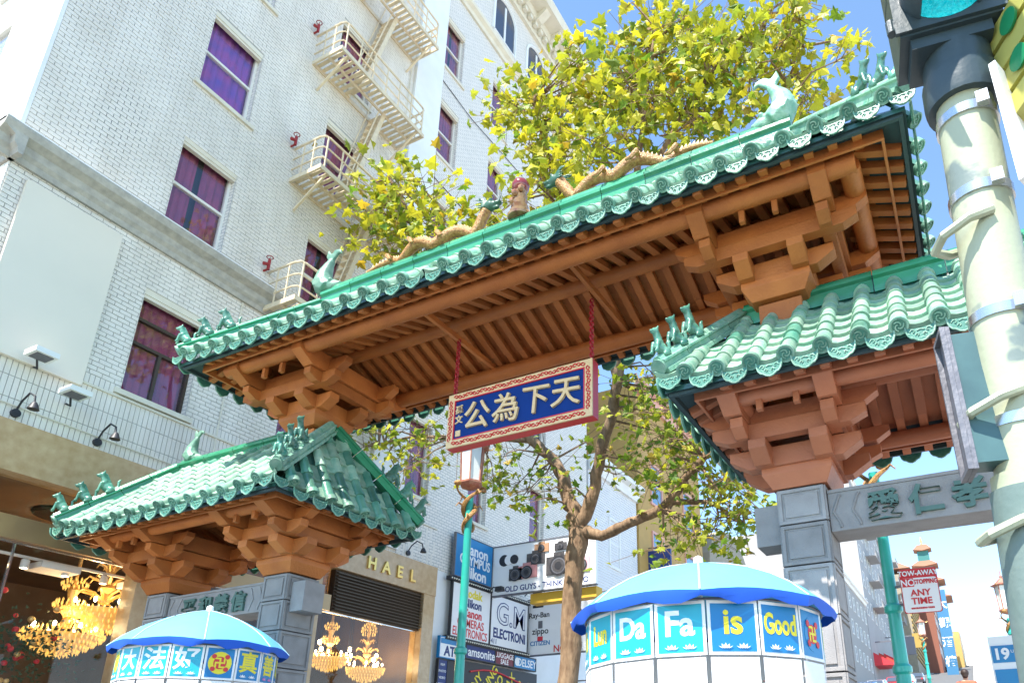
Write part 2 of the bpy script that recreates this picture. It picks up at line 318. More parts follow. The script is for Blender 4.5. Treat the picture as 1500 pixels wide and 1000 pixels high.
def roof(name, cx, hx, hy, rx, ze, zr, ridge_h, ind, fin, bm, label):
    dz = zr-ze
    deck = MB()                               # hipped deck, thick
    th = .10
    def ring(o, z, hx_, hy_): return [(cx-hx_, YC-hy_, z), (cx+hx_, YC-hy_, z), (cx+hx_, YC+hy_, z), (cx-hx_, YC+hy_, z)]
    top = [(cx-rx, YC, zr-.02), (cx+rx, YC, zr-.02)]
    vs = ring(0, ze-.02, hx-.03, hy-.03)+ring(0, ze-.07, hx-.03, hy-.03)+top
    deck.add(vs, [(0, 1, 9, 8), (1, 2, 9), (2, 3, 8, 9), (3, 0, 8)]+[(4+i, 4+(i+1) % 4, (i+1) % 4, i) for i in range(4)])
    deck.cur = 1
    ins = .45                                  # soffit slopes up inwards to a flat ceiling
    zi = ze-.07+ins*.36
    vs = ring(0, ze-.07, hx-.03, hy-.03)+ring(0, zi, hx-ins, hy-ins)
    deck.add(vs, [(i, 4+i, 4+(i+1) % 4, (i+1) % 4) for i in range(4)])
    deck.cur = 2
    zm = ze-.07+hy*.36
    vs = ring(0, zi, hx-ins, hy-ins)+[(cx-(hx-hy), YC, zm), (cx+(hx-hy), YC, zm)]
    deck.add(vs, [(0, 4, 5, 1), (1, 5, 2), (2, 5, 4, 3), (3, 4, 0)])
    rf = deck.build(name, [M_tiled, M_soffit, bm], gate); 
    if label: rf['label'] = label
    lift = .13
    sl = [('front', Vector((1, 0, 0)), Vector((0, hy, dz)), Vector((cx, YC-hy, ze)), hx, rx),
          ('back', Vector((-1, 0, 0)), Vector((0, -hy, dz)), Vector((cx, YC+hy, ze)), hx, rx),
          ('right', Vector((0, 1, 0)), Vector((-(hx-rx), 0, dz)), Vector((cx+hx, YC, ze)), hy, 0),
          ('left', Vector((0, -1, 0)), Vector(((hx-rx), 0, dz)), Vector((cx-hx, YC, ze)), hy, 0)]
    field = MB()
    for nm, a, s, c, half, inner in sl:
        L = s.length; s = s.normalized(); n = a.cross(s)
        cnt = int(2*half/RS); off = -(cnt-1)*RS/2
        out = (-s); out.z = 0; out.normalize()
        for i in range(cnt+1):
            ud = off+(i-.5)*RS
            lf = lift*max(0, (abs(ud)/half-.55)/.45)**2
            if abs(ud) < half:                   # drips and pans between rows
                p = c+a*ud+Vector((0, 0, lf+.0))
                inst('drip_tile', DRIPM, rf, basis(a, -out, (0, 0, 1), p-s*.035+n*.0+Vector((0, 0, .005))))
                tm = L*min(1, (half-abs(ud))/(half-inner))
                for k in range(int(tm/SEG)):
                    P = p+s*(k*SEG)-Vector((0, 0, lf*min(1, k*SEG/L*1.6)))
                    if nm in ind: inst('pan_tile', PANM, rf, basis(a, s, n, P))
                    elif k < 2: pass
            if i == cnt: continue
            u = off+i*RS; lf = lift*max(0, (abs(u)/half-.55)/.45)**2
            p = c+a*u+Vector((0, 0, lf+.012)); tm = L*min(1, (half-abs(u))/(half-inner))
            if not (name == 'main_roof' and nm == 'front' and i == 14):
                inst('tile_cap', CAPM, rf, basis(a, s, n, p-s*.04+n*.03))
            ns = max(1, int(tm/SEG+.5))
            for k in range(ns):
                P = p+s*(k*SEG)-Vector((0, 0, lf*min(1, k*SEG/L*1.6)))
                if name == 'main_roof' and nm == 'front' and i == 14 and k == 0: continue
                if nm in ind and (k < ind[nm]):
                    bmz = BARM if (nm == 'front' and rnd.random() < .9) else (BARG if rnd.random() < .55 else BARM)
                    if nm in ('right', 'left'): bmz = BARG if rnd.random() < .8 else BARM
                    inst('barrel_tile', bmz, rf, basis(a, s, n, P+n*.005*rnd.random()))
                else:
                    Mx = basis(a, s, n, P); t = half_tube(.078, SEG+.02, 5, False); o = len(field.v)
                    field.v += [tuple(Mx @ Vector(v)) for v in t.v]; field.f += [tuple(q+o for q in f) for f in t.f]; field.m += [0]*len(t.f)
    stuff(field.build('tile_field', M_tile, rf, True))
    # fascia boards under the drips
    fb = MB()
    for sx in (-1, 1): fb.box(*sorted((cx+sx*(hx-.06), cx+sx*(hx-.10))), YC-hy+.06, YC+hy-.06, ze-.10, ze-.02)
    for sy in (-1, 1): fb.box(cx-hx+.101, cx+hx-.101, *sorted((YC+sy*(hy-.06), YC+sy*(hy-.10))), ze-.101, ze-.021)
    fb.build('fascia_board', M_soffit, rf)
    # rafters, each with its own body
    rl = .72; sp = .235
    rm = MB(); rm.box(-.045, .045, 0, rl, -.045, .045); RM = rm.mesh('rafter', bm)
    rm = MB(); rm.box(-.05, .05, .25, hy-ins+.04, -.04, .04); RM2 = rm.mesh('ceiling_rafter', bm)
    for nm, a, s, c, half, inner in sl:
        inw = Vector((s.x, s.y, 0)).normalized(); d = (inw+Vector((0, 0, .36))).normalized(); n = a.cross(d)
        cnt = int((2*half-.5)/sp); 
        for i in range(cnt+1):
            u = -cnt*sp/2+i*sp; st = .11
            if half-abs(u) < .42: continue
            P = c+a*u+inw*st+Vector((0, 0, -.09+st*.36-.03+lift*.6*max(0, (abs(u)/half-.55)/.45)**2))
            inst('rafter', RM, rf, basis(a, d, n, P))
            if nm in ('front', 'back') and half-abs(u) > ins+.55:
                P = c+a*u+inw*(ins+.02)+Vector((0, 0, -.10+(ins+.02)*.36-.04)); inst('ceiling_rafter', RM2, rf, basis(a, d, n, P))
    # eave board the rafter ends pass through, purlins, tie bars
    eb = MB(); q = .25
    for sy in (-1, 1): eb.box(cx-hx+q, cx+hx-q, *sorted((YC+sy*(hy-q), YC+sy*(hy-q-.03))), ze-.10, ze+.06)
    for sx in (-1, 1): eb.box(*sorted((cx+sx*(hx-q-.001), cx+sx*(hx-q-.031))), YC-hy+q+.031, YC+hy-q-.031, ze-.099, ze+.06)
    eb.build('eave_board', bm, rf)
    pr = .112 if name == 'main_roof' else .09; py = hy-.48; zp = ze-.06
    for sy in (-1, 1):
        m = MB(); m.tube([(cx-hx+.55, YC+sy*py, zp), (cx+hx-.55, YC+sy*py, zp)], pr, 14); m.build('purlin', bm, rf, True)
    for sx in (-1, 1):
        m = MB(); m.tube([(cx+sx*(hx-.62), YC-py+.03, zp), (cx+sx*(hx-.62), YC+py-.03, zp)], pr*.98, 14); m.build('purlin', bm, rf, True)
    m = MB(); m.tube([(cx-rx-.1, YC, zp+.36), (cx+rx+.1, YC, zp+.36)], pr*.95, 14); m.build('purlin', bm, rf, True)
    # ridge and hips
    nseg = max(3, int(2*rx/.62)); sL = 2*rx/nseg
    RM3 = ridge_seg(sL-.012, ridge_h, .24, M_ridge if name != 'main_roof' else M_ridge)
    for i in range(nseg): inst('ridge_tile', RM3, rf, T(cx-rx+i*sL+.006, YC, zr-.12))
    m = MB(); m.box(cx-rx+.02, cx+rx-.02, YC-.07, YC+.07, zr-.1, zr+ridge_h*.72-.12); m.build('ridge_core', M_tiled, rf)
    for sx in (-1, 1):
        for sy in (-1, 1):
            A = Vector((cx+sx*rx, YC, zr+.0)); B = Vector((cx+sx*(hx-.02), YC+sy*(hy-.02), ze+lift+.02)); d = B-A; Lh = d.length; d.normalize()
            side = Vector((0, 0, 1)).cross(d).normalized(); upv = d.cross(side)
            k = max(3, int(Lh/.4)); HM = ridge_seg(Lh/k-.01, .20, .17, M_ridge if sy > 0 or sx*fin < 0 else M_ridgew)
            for i in range(k): inst('hip_tile', HM, rf, basis(d, side, upv, A+d*(Lh/k*i)-upv*.02))
            e = MB(); e.lathe([(.0005, 0), (.085, 0), (.085, .03), (.06, .04), (.0005, .04)], n=16)
            e.build('hip_cap', M_ridgew, rf, True, basis(side, upv.cross(-d) if False else upv, d, B+upv*.08-d*.005) if False else basis(side, -upv, -d, B+upv*.07+d*.03))
            if sy < 0 or True:
                for j in range(3):
                    P = B-d*(.12+.33*j)+upv*.155; hd = Vector((d.x, d.y, 0)).normalized(); sd2 = Vector((0, 0, 1)).cross(hd)
                    inst('roof_beast', BEAST, rf, basis(-sd2, -hd, (0, 0, 1), P) @ Matrix.Scale(.84+.08*((j*7) % 3), 4))
    return rf
ML_C, MR_C = -9.98, .06
mr = roof('main_roof', GC+.07, 5.19, 1.44, 3.95, 7.37, 8.86, .50, {'front': 2}, 1, M_brown, 'wide upper roof with dragons on its ridge')
lr = roof('side_roof', ML_C, 2.40, 1.36, 1.74, 5.05, 6.42, .34, {'front': 9, 'right': 9}, 1, M_brown, 'lower roof beside the white brick hotel')
rr_ = roof('side_roof', MR_C, 2.36, 1.36, 1.80, 5.05, 6.42, .34, {'front': 9, 'left': 1}, -1, M_brownR, 'lower roof beside the traffic signal pole')
# ridge fish, dragons, pearl
inst('ridge_fish', FISH, mr, T(GC-3.85, YC, 9.12) @ Matrix.Rotation(math.pi, 4, 'Z') @ Matrix.Scale(1.1, 4))
inst('ridge_fish', FISH, mr, T(GC+3.80, YC, 9.12) @ Matrix.Scale(1.1, 4))
inst('ridge_fish', FISH, lr, T(ML_C-1.5, YC, 6.55) @ Matrix.Rotation(math.pi, 4, 'Z') @ Matrix.Scale(.75, 4))
inst('ridge_fish', FISH, rr_, T(MR_C+1.6, YC, 6.55) @ Matrix.Scale(.75, 4))
def dragon(sx):
    zt = 9.20; X0 = GC+sx*3.0
    pts = []; rad = []
    N = 40
    for i in range(N+1):
        t = i/N; x = X0-sx*2.35*t; z = zt+.05+.20*abs(math.sin(t*math.pi*3.3))*(.5+.6*t) ; y = YC+.06*math.sin(t*9)
        if t > .9: z += (t-.9)*2.0
        pts.append((x, y, z)); rad.append(.03+.06*min(1, t*2.2)*(1 if t < .85 else .9))
    mb = MB(); mb.tube(pts, rad, 10); d = mb.build('dragon', M_dgold, mr, True)
    fb = MB()
    for i in range(2, N, 1):
        p = Vector(pts[i]); rr = rad[i]
        fb.prism([(-.03, 0), (.03, 0), (sx*.02, .06)], p+Vector((0, -.008, rr*.9)), (1, 0, 0), (0, 0, 1), (0, 1, 0), .016)
    fb.build('spine', M_cream, d)
    e = Vector(pts[-1]); hm = MB()
    hm.ball((0, 0, 0), .11, 10, 8, (1.1, .8, .85)); hm.ball((.13, 0, -.0), .06, 8, 6, (1.5, 1, .7)); hm.ball((.12, 0, -.075), .045, 8, 6, (1.5, .9, .5))
    for s in (-1, 1):
        hm.tube([(-.03, s*.05, .06), (-.12, s*.09, .12), (-.22, s*.10, .11)], [.025, .018, .006], 6); hm.ball((.05, s*.065, .06), .028, 6, 5)
        hm.tube([(.2, s*.04, .01), (.26, s*.08, .05), (.24, s*.1, .12)], [.012, .01, .005], 5)
        for q in range(4): hm.tube([(-.06, s*.07, -.04+.04*q), (-.2, s*.12, -.07+.05*q)], [.022, .006], 5)
    me = remesh(hm, 'dragon_head', M_dgreen, .014)
    inst('dragon_head', me, d, T(e.x-sx*.06, e.y, e.z+.05) @ (Matrix.Rotation(math.pi, 4, 'Z') if sx > 0 else I4))
    for t0 in (9, 18, 27):
        p = Vector(pts[t0]); lm = MB()
        lm.tube([p, p+Vector((sx*.03, -.14, .02)), p+Vector((-sx*.06, -.17, -.10)), p+Vector((-sx*.12, -.19, -.12))], [.05, .04, .03, .015], 6); lm.build('leg', M_dgold, d, True)
dragon(-1); dragon(1)
pm = MB(); pm.lathe([(.15, 0), (.16, .03), (.11, .05), (.13, .10), (.09, .13), (.115, .18), (.08, .21), (.10, .26), (.075, .29), (.095, .34), (.07, .37), (.09, .42), (.06, .45)], n=14)
for q in range(7): pm.ball((.10*math.cos(q*.9), .10*math.sin(q*.9), .05+.06*q), .05, 6, 5)
pmo = pm.build('finial', M_fin, mr, True, T(GC-.02, YC, 9.2) @ Matrix.Scale(1.15, 4))
pb = MB(); pb.ball((0, 0, .52), .12, 14, 10, (1, 1, .95)); pb.build('pearl', mat('red_glaze', (.20, .02, .015), .15, coat=.6), pmo, True, T(GC-.02, YC, 9.2) @ Matrix.Scale(1.15, 4))
# ---- bracket clusters
def arm(mb, along, c, reach, w, h, z, c2=.55):     # beam with sloped undersides at both ends, along 'x' or 'y'
    k = h*c2
    prof = [(-reach, z+h), (-reach, z+k), (-reach+h*.9, z), (reach-h*.9, z), (reach, z+k), (reach, z+h)]
    if along == 'x': mb.prism(prof, (c[0], c[1]+w/2, 0), (1, 0, 0), (0, 0, 1), (0, -1, 0), w)
    else: mb.prism(prof, (c[0]-w/2, c[1], 0), (0, 1, 0), (0, 0, 1), (1, 0, 0), w)
def cluster(x, z0, bm, top_h=.26, sc=1., off=.46):
    def one(nm, fn):
        m = MB(); fn(m); return m.build(nm, bm, root)
    m = MB(); b = .27*sc; t = .35*sc
    m.add([(x-b, YC-b, z0), (x+b, YC-b, z0), (x+b, YC+b, z0), (x-b, YC+b, z0), (x-t, YC-t, z0+.14), (x+t, YC-t, z0+.14), (x+t, YC+t, z0+.14), (x-t, YC+t, z0+.14),
           (x-t, YC-t, z0+.22), (x+t, YC-t, z0+.22), (x+t, YC+t, z0+.22), (x-t, YC+t, z0+.22)],
          [(3, 2, 1, 0), (8, 9, 10, 11)]+[(i+4*k, (i+1) % 4+4*k, (i+1) % 4+4*k+4, i+4*k+4) for k in (0, 1) for i in range(4)])
    root = m.build('bracket_set', bm, gate)
    z1 = z0+.215; h = .215
    for s in (-1, 1):
        one('bracket_arm', lambda m: arm(m, 'y', (x+s*.30, YC), .66, .175, h, z1))
        one('bracket_arm', lambda m: arm(m, 'x', (x, YC+s*.30), .66, .172, h-.004, z1+.002))
    z2 = z1+h-.003
    for s in (-1, 1):
        one('bracket_beam', lambda m: arm(m, 'x', (x, YC+s*.56), off+.30, .13, .17, z2+.015, .4))
        one('bracket_beam', lambda m: arm(m, 'y', (x+s*(off-.02), YC), .84, .128, .167, z2+.016, .4))
    z3 = z2+.195
    for s in (-1, 1):
        one('bracket_arm', lambda m: arm(m, 'y', (x+s*off, YC), 1.10, .185, top_h, z3))
        one('bracket_arm', lambda m: arm(m, 'x', (x, YC+s*.50), off+.42, .13, top_h-.08, z3+.02))
    for s in (-1, 1):
        for q in (-1, 1): one('strut', lambda m: m.box(x+s*.18-.03, x+s*.18+.03, YC+q*.9-.03, YC+q*.9+.03, z3-.02, z3+top_h+.2))
    return root
PXI = [-11.25, -8.655, -1.28, 1.35]
for i, x in enumerate(PXI): cluster(x, 4.20, M_brown if i < 2 else M_brownR, .24)
for x in (PXI[1]+.05, PXI[2]): cluster(x, 6.45, M_brown, .27, 1.1, .66)
for x in (PXI[1]+.05, PXI[2]):
    m = MB(); m.box(x-.24, x+.24, YC-.24, YC+.24, 4.85, 6.42); m.build('post_core', M_brown, gate)
# tie bars carrying the plaque
TB = (-5.93, -3.66)
for x in TB: m = MB(); m.bar((x, YC-1.0, 7.40), (x, YC+1.0, 7.40), .055, .085); m.build('tie_bar', M_brown, gate)
# small roosting box and lamp wedged in the brackets
# ---- pillars and lintels
PY0, PY1 = 6.98, 7.52
def pillar(x):
    hw = .228; z = 0.; core = MB(); core.box(x-hw+.02, x+hw-.02, PY0+.02, PY1-.02, -.15, 4.2); root = core.build('pillar', M_joint, gate)
    hs = [.62, .62, .56, .56, .52, .50, .42, .375]; z = 0.02
    for h in hs:
        m = MB(); w = hw+(.0 if z > 1.2 else .03)
        m.box(x-w, x+w, PY0-(w-hw), PY1+(w-hw), z, z+h-.016)
        for (ax, oy, sgn) in (('y', PY0-(w-hw), -1), ('y', PY1+(w-hw), 1), ('x', x-w, -1), ('x', x+w, 1)):
            e = .035; t = .016
            if ax == 'y':
                a0, a1 = x-w+e, x+w-e
                for (p0, p1, q0, q1) in ((x-w, x+w, z, z+e), (x-w, x+w, z+h-.016-e, z+h-.016), (x-w, a0, z+e, z+h-.016-e), (a1, x+w, z+e, z+h-.016-e)):
                    m.box(p0, p1, min(oy, oy+sgn*t), max(oy, oy+sgn*t), q0, q1)
                f = .028; m.box(a0+f, a1-f, min(oy, oy+sgn*t*.9), max(oy, oy+sgn*t*.9), z+e+f, z+h-.016-e-f)
            else:
                y0, y1 = PY0+.003, PY1-.003
                for (p0, p1, q0, q1) in ((y0, y1, z, z+e), (y0, y1, z+h-.016-e, z+h-.016), (y0, y0+e, z+e, z+h-.016-e), (y1-e, y1, z+e, z+h-.016-e)):
                    m.box(min(oy, oy+sgn*t), max(oy, oy+sgn*t), p0, p1, q0, q1)
                f = .028; m.box(min(oy, oy+sgn*t*.9), max(oy, oy+sgn*t*.9), y0+e+f, y1-e-f, z+e+f, z+h-.016-e-f)
        m.build('stone_block', M_stone, root); z += h
for x in PXI: pillar(x)
def lintel(xa, xb, chars, stub):
    z0, z1 = 3.70, 4.09; ya, yb = 7.03, 7.44
    m = MB(); m.box(xa+.25, xb-.25, ya, yb, z0, z1); m.box(xa+.25, xb-.25, ya-.012, yb+.012, z1+.001, z1+.035)
    L = m.build('lintel', M_stone, gate)
    s = MB(); sx = 1 if stub > (xa+xb)/2 else -1
    s.box(*sorted((stub+sx*.25, stub+sx*.50)), ya+.03, yb-.03, z0-.05, z1-.02); s.build('lintel_end', M_stone, gate)
    ch = MB()
    for e, sg in ((xa+.25, 1), (xb-.25, -1)):
        for k in (.10, .28):
            x = e+sg*k
            ch.tube([(x-sg*.0, ya-.006, z0+.03), (x+sg*.0-sg*.07+sg*.07, ya-.006, z0+.06), (x-sg*.06, ya-.006, (z0+z1)/2), (x, ya-.006, z1-.05), (x+sg*.02, ya-.006, z1-.03)], .013, 5)
    ch.build('chevron_moulding', M_stone, L)
    w = (xb-xa)-1.15
    for i, c in enumerate(chars):
        text(c, .30, M_glyph, (xa+.575+w*(i+.5)/4, ya-.018, (z0+z1)/2), (1, 0, 0), (0, -1, 0), L, .018, .010)
lintel(PXI[0], PXI[1], '平和義信', PXI[1]); lintel(PXI[2], PXI[3], '愛仁孝忠', PXI[2])
# ------------------------------------------------------------------ hanging plaque
PXL, PXR, PZ0, PZ1, PYF = -5.93, -3.70, 5.62, 6.42, 7.12
plq = thing('hanging_plaque', 'blue plaque with gold characters, red scrolled frame, hung on chains under the gate', 'plaque', (-4.8, YC, PZ0))
m = MB(); m.box(PXL, PXR, PYF+.025, PYF+.17, PZ0, PZ1); m.build('plaque_box', M_red, plq)
FB = .105
m = MB()
for q in ((PXL, PXR, PZ0, PZ0+FB), (PXL, PXR, PZ1-FB, PZ1), (PXL, PXL+FB, PZ0+FB, PZ1-FB), (PXR-FB, PXR, PZ0+FB, PZ1-FB)): m.box(q[0], q[1], PYF, PYF+.024, q[2], q[3])
fr = m.build('frame', M_cream, plq)
m = MB()
def scroll(mb, x, z, hor, k):
    pts = []
    for t in range(9):
        a = t*.75; r_ = .034*(1-t*.085); pts.append((r_*math.cos(a), r_*math.sin(a)*(1 if k else -1)))
    for sg in (1, -1):
        mb.tube([(x+(sg*p[0]+sg*.03 if hor else p[1]), PYF-.004, z+(sg*p[1] if hor else sg*p[0]+sg*.03)) for p in pts], .0085, 4)
n = 17
for i in range(n):
    x = PXL+.10+(PXR-PXL-.20)*(i+.5)/n
    for z in (PZ0+FB*.5, PZ1-FB*.5): scroll(m, x, z, True, i % 2)
for i in range(5):
    z = PZ0+.10+(PZ1-PZ0-.2)*(i+.5)/5
    for x in (PXL+FB*.5, PXR-FB*.5): scroll(m, x, z, False, i % 2)
m.build('scrollwork', M_red, fr)
m = MB(); m.box(PXL+FB, PXR-FB, PYF+.012, PYF+.0245, PZ0+FB, PZ1-FB); fld = m.build('field', M_blue, plq)
m = MB()
for q in ((PXL+FB, PXR-FB, PZ0+FB, PZ0+FB+.014), (PXL+FB, PXR-FB, PZ1-FB-.014, PZ1-FB), (PXL+FB, PXL+FB+.014, PZ0+FB+.0145, PZ1-FB-.0145), (PXR-FB-.014, PXR-FB, PZ0+FB+.0145, PZ1-FB-.0145)): m.box(q[0], q[1], PYF-.006, PYF+.0118, q[2], q[3])
m.build('inner_border', M_redp, fr)
for i, c in enumerate('公為下天'):
    text(c, .44, M_cream, (PXL+.50+.455*i, PYF-.008, (PZ0+PZ1)/2+.0), (1, 0, 0), (0, -1, 0), plq, .018, .004, rot=R(-4))
text('孫', .13, M_cream, (PXL+.19, PYF+.004, PZ1-.25), (1, 0, 0), (0, -1, 0), plq, .008, .003)
text('文', .13, M_cream, (PXL+.19, PYF+.004, PZ1-.40), (1, 0, 0), (0, -1, 0), plq, .008, .003)
m = MB(); m.box(PXL+.145, PXL+.225, PYF+.002, PYF+.0118, PZ0+.15, PZ0+.235); m.build('seal', M_cream, plq)
for x in (PXL+.03, PXR-.05):
    m = MB(); z = PZ1; i = 0
    while z < 7.36:
        a = (0, .027) if i % 2 else (.027, 0)
        m.tube([(x+a[0]*math.cos(t)*1.0, YC-.03+a[1]*math.cos(t), z+.022+.032*math.sin(t)) for t in [k*math.pi/4 for k in range(9)]], .011, 4, False); z += .045; i += 1
    m.build('chain', mat('red_chain', (.35, .01, .02), .5), plq, True)
# ------------------------------------------------------------------ hotel building
FX = -13.0
hotel = thing('hotel_building', 'tall white painted brick hotel with fire escapes and a lighting shop below', 'building', (FX-4, 12, 0))
BW, BH = .215, .0855
WIN = []   # (y0,y1,z0,z1, curtain)
for z1 in (10.24, 14.05, 17.75, 21.5):
    for y0, y1 in ((6.62, 7.86),): WIN.append((y0, y1, z1-2.2, z1, M_curtr if z1 < 15 else M_curt))
    for y0 in (9.9,): WIN.append((y0, y0+1.2, z1-2.2, z1, M_curtr))
for z1 in (11.0, 14.9, 18.8, 22.75, 26.65):
    for y0 in (14.05, 16.8, 20.3): WIN.append((y0, y0+.95, z1-2.4, z1, M_curtr))
def inwin(y, z, e=0.):
    for w in WIN:
        if w[0]-e < y < w[1]+e and w[2]-e < z < w[3]+e: return True
    return False
# backing wall with real openings (cells between window edges)
def wall_cells(mb, y0, y1, z0, z1, x0, x1, wins):
    ys = sorted({y0, y1, *[v for w in wins for v in w[:2] if y0 < v < y1]}); zs = sorted({z0, z1, *[v for w in wins for v in w[2:4] if z0 < v < z1]})
    for i in range(len(ys)-1):
        for j in range(len(zs)-1):
            cy, cz = (ys[i]+ys[i+1])/2, (zs[j]+zs[j+1])/2
            if any(w[0] < cy < w[1] and w[2] < cz < w[3] for w in wins): continue
            mb.box(x0, x1, ys[i], ys[i+1], zs[j], zs[j+1])
def mortar_mat():
    m = bpy.data.materials.new('mortar'); m.use_nodes = True; t = m.node_tree; b = t.nodes['Principled BSDF']; b.inputs['Roughness'].default_value = .9
    g = t.nodes.new('ShaderNodeNewGeometry'); n = t.nodes.new('ShaderNodeTexNoise'); n.inputs['Scale'].default_value = .9; n.inputs['Detail'].default_value = 6
    t.links.new(g.outputs['Position'], n.inputs['Vector'])
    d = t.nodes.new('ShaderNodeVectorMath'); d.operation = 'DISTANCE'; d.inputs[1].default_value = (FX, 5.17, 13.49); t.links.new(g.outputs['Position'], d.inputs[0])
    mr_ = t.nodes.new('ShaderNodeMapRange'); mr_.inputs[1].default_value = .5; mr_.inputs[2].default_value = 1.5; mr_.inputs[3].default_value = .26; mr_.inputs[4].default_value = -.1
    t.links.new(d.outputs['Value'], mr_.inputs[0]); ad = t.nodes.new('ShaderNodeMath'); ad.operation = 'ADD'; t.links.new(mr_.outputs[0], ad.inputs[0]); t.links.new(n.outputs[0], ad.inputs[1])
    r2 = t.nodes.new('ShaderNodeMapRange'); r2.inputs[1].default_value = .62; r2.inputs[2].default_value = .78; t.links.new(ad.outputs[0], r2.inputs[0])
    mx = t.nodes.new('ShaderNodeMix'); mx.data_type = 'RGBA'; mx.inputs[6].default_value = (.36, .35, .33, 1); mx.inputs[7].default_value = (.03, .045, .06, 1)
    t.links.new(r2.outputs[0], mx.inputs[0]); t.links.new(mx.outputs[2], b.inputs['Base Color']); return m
M_mortar = mortar_mat()
def brickwall_mat():
    m = bpy.data.materials.new('far_brickwork'); m.use_nodes = True; t = m.node_tree; b = t.nodes['Principled BSDF']; b.inputs['Roughness'].default_value = .65
    g = t.nodes.new('ShaderNodeNewGeometry'); mp = t.nodes.new('ShaderNodeSeparateXYZ'); t.links.new(g.outputs['Position'], mp.inputs[0])
    ad = t.nodes.new('ShaderNodeMath'); t.links.new(mp.outputs[0], ad.inputs[0]); t.links.new(mp.outputs[1], ad.inputs[1])
    cb = t.nodes.new('ShaderNodeCombineXYZ'); t.links.new(ad.outputs[0], cb.inputs[0]); t.links.new(mp.outputs[2], cb.inputs[1])
    br = t.nodes.new('ShaderNodeTexBrick'); br.inputs['Scale'].default_value = 1; br.inputs['Brick Width'].default_value = BW; br.inputs['Row Height'].default_value = BH
    br.inputs['Mortar Size'].default_value = .008; br.inputs['Color1'].default_value = (.78, .73, .66, 1); br.inputs['Color2'].default_value = (.71, .67, .60, 1); br.inputs['Mortar'].default_value = (.38, .37, .35, 1)
    t.links.new(cb.outputs[0], br.inputs['Vector']); t.links.new(br.outputs['Color'], b.inputs['Base Color'])
    bp = t.nodes.new('ShaderNodeBump'); bp.inputs['Strength'].default_value = .5; bp.inputs['Distance'].default_value = .01; bp.invert = True
    t.links.new(br.outputs['Fac'], bp.inputs['Height']); t.links.new(bp.outputs[0], b.inputs['Normal']); return m
M_bw = brickwall_mat()
mb = MB(); wall_cells(mb, 4.12, 12.75, 6.78, 30, FX-.30, FX-.014, WIN); mb.box(FX-12, FX-.31, 4.14, 12.75, 6.78, 7.0)
wallA = mb.build('wall', M_mortar, hotel)
mb = MB(); wall_cells(mb, 13.95, 24.5, 6.78, 33, FX-.30, FX, WIN); mb.build('wall', M_bw, hotel)
mb = MB(); mb.box(FX-.30, FX+.09, 12.75, 13.95, 6.9, 33); mb.build('plaster_pier', M_plaster, hotel)
# south side, roof and back so that the block is closed
mb = MB(); mb.box(FX-14, FX+.012, 4.05, 4.1195, 11.7, 30); sw = mb.build('south_wall', M_plaster, hotel)
mb = MB(); mb.box(FX-14, FX-.31, 4.36, 24.5, 30.001, 30.3); mb.box(FX-14, FX-13.8, 4.36, 24.5, 0, 30); mb.box(FX-13.79, FX-.31, 24.3, 24.5, 0, 30); mb.build('roof', M_conc, hotel)
for k, (z0, z1) in enumerate(((12.9, 15.1), (16.6, 18.8), (20.3, 22.5))):
    for xo in (1.6, 4.2):
        m = MB(); m.box(FX-xo-1.2, FX-xo, 4.02, 4.049, z0, z1); w = m.build('window', M_glass, hotel)
        m = MB()
        for q in ((-1.26, -1.2, z0, z1), (0, .06, z0, z1), (-1.26, .06, z1, z1+.07), (-1.3, .1, z0-.09, z0)): m.box(FX-xo+q[0], FX-xo+q[1], 3.97, 4.048, q[2], q[3])
        m.build('frame', M_sash, w)
# bricks
bricks = []
def rows(y0, y1, z0, z1, vert=False):
    bw, bh = (BH, .36) if vert else (BW, BH)
    j = 0; z = z0
    while z < z1-.01:
        y = y0-(bw/2 if j % 2 and not vert else 0)
        while y < y1-.01:
            a, b_ = max(y, y0), min(y+bw, y1)
            if b_-a > .03:
                segs = [(a, b_)]
                for w in WIN:
                    if w[2]-.02 < z+bh/2 < w[3]+.0:
                        ns = []
                        for p, q in segs:
                            if q <= w[0] or p >= w[1]: ns.append((p, q))
                            else:
                                if w[0]-p > .02: ns.append((p, w[0]))
                                if q-w[1] > .02: ns.append((w[1], q))
                        segs = ns
                for p, q in segs: bricks.append((p, q, z, min(z+bh, z1)))
            y += bw
        z += bh; j += 1
rows(4.12, 12.75, 8.1, 11.15); rows(4.12, 12.75, 11.62, 26.)
rows(4.12, 12.75, 6.80, 7.88, True); rows(4.12, 12.75, 7.90, 8.1, True); rows(12.75, 15.5, 6.80, 7.88, True)
J = .0062
bricks.sort(key=lambda b: (Vector((FX, (b[0]+b[1])/2, (b[2]+b[3])/2))-EYE).length+(50 if (4.3 < b[0] < 5.95 and 7.75 < b[2] < 10.9) or b[0] < 5 and b[2] > 11 else 0))
brm = MB(); brm.box(-.03, .012, -.5, .5, -.5, .5)
BRK = brm.mesh('brick', M_brick)
many = MB()
for i, (a, b_, c, d) in enumerate(bricks):
    pr = rnd.uniform(-.003, .003)
    if i < 300: inst('brick', BRK, wallA, T(FX+pr-.012, (a+b_)/2, (c+d)/2) @ Matrix.Diagonal((1, b_-a-2*J, d-c-2*J, 1)))
    else:
        x0, x1 = FX-.03, FX+pr; y0, y1, z0, z1 = a+J, b_-J, c+J, d-J
        many.add([(x0, y0, z0), (x1, y0, z0), (x1, y1, z0), (x0, y1, z0), (x0, y0, z1), (x1, y0, z1), (x1, y1, z1), (x0, y1, z1)], [(4, 5, 6, 7), (0, 3, 2, 1), (0, 1, 5, 4), (1, 2, 6, 5), (2, 3, 7, 6)])
stuff(many.build('brickwork', M_brick, wallA))
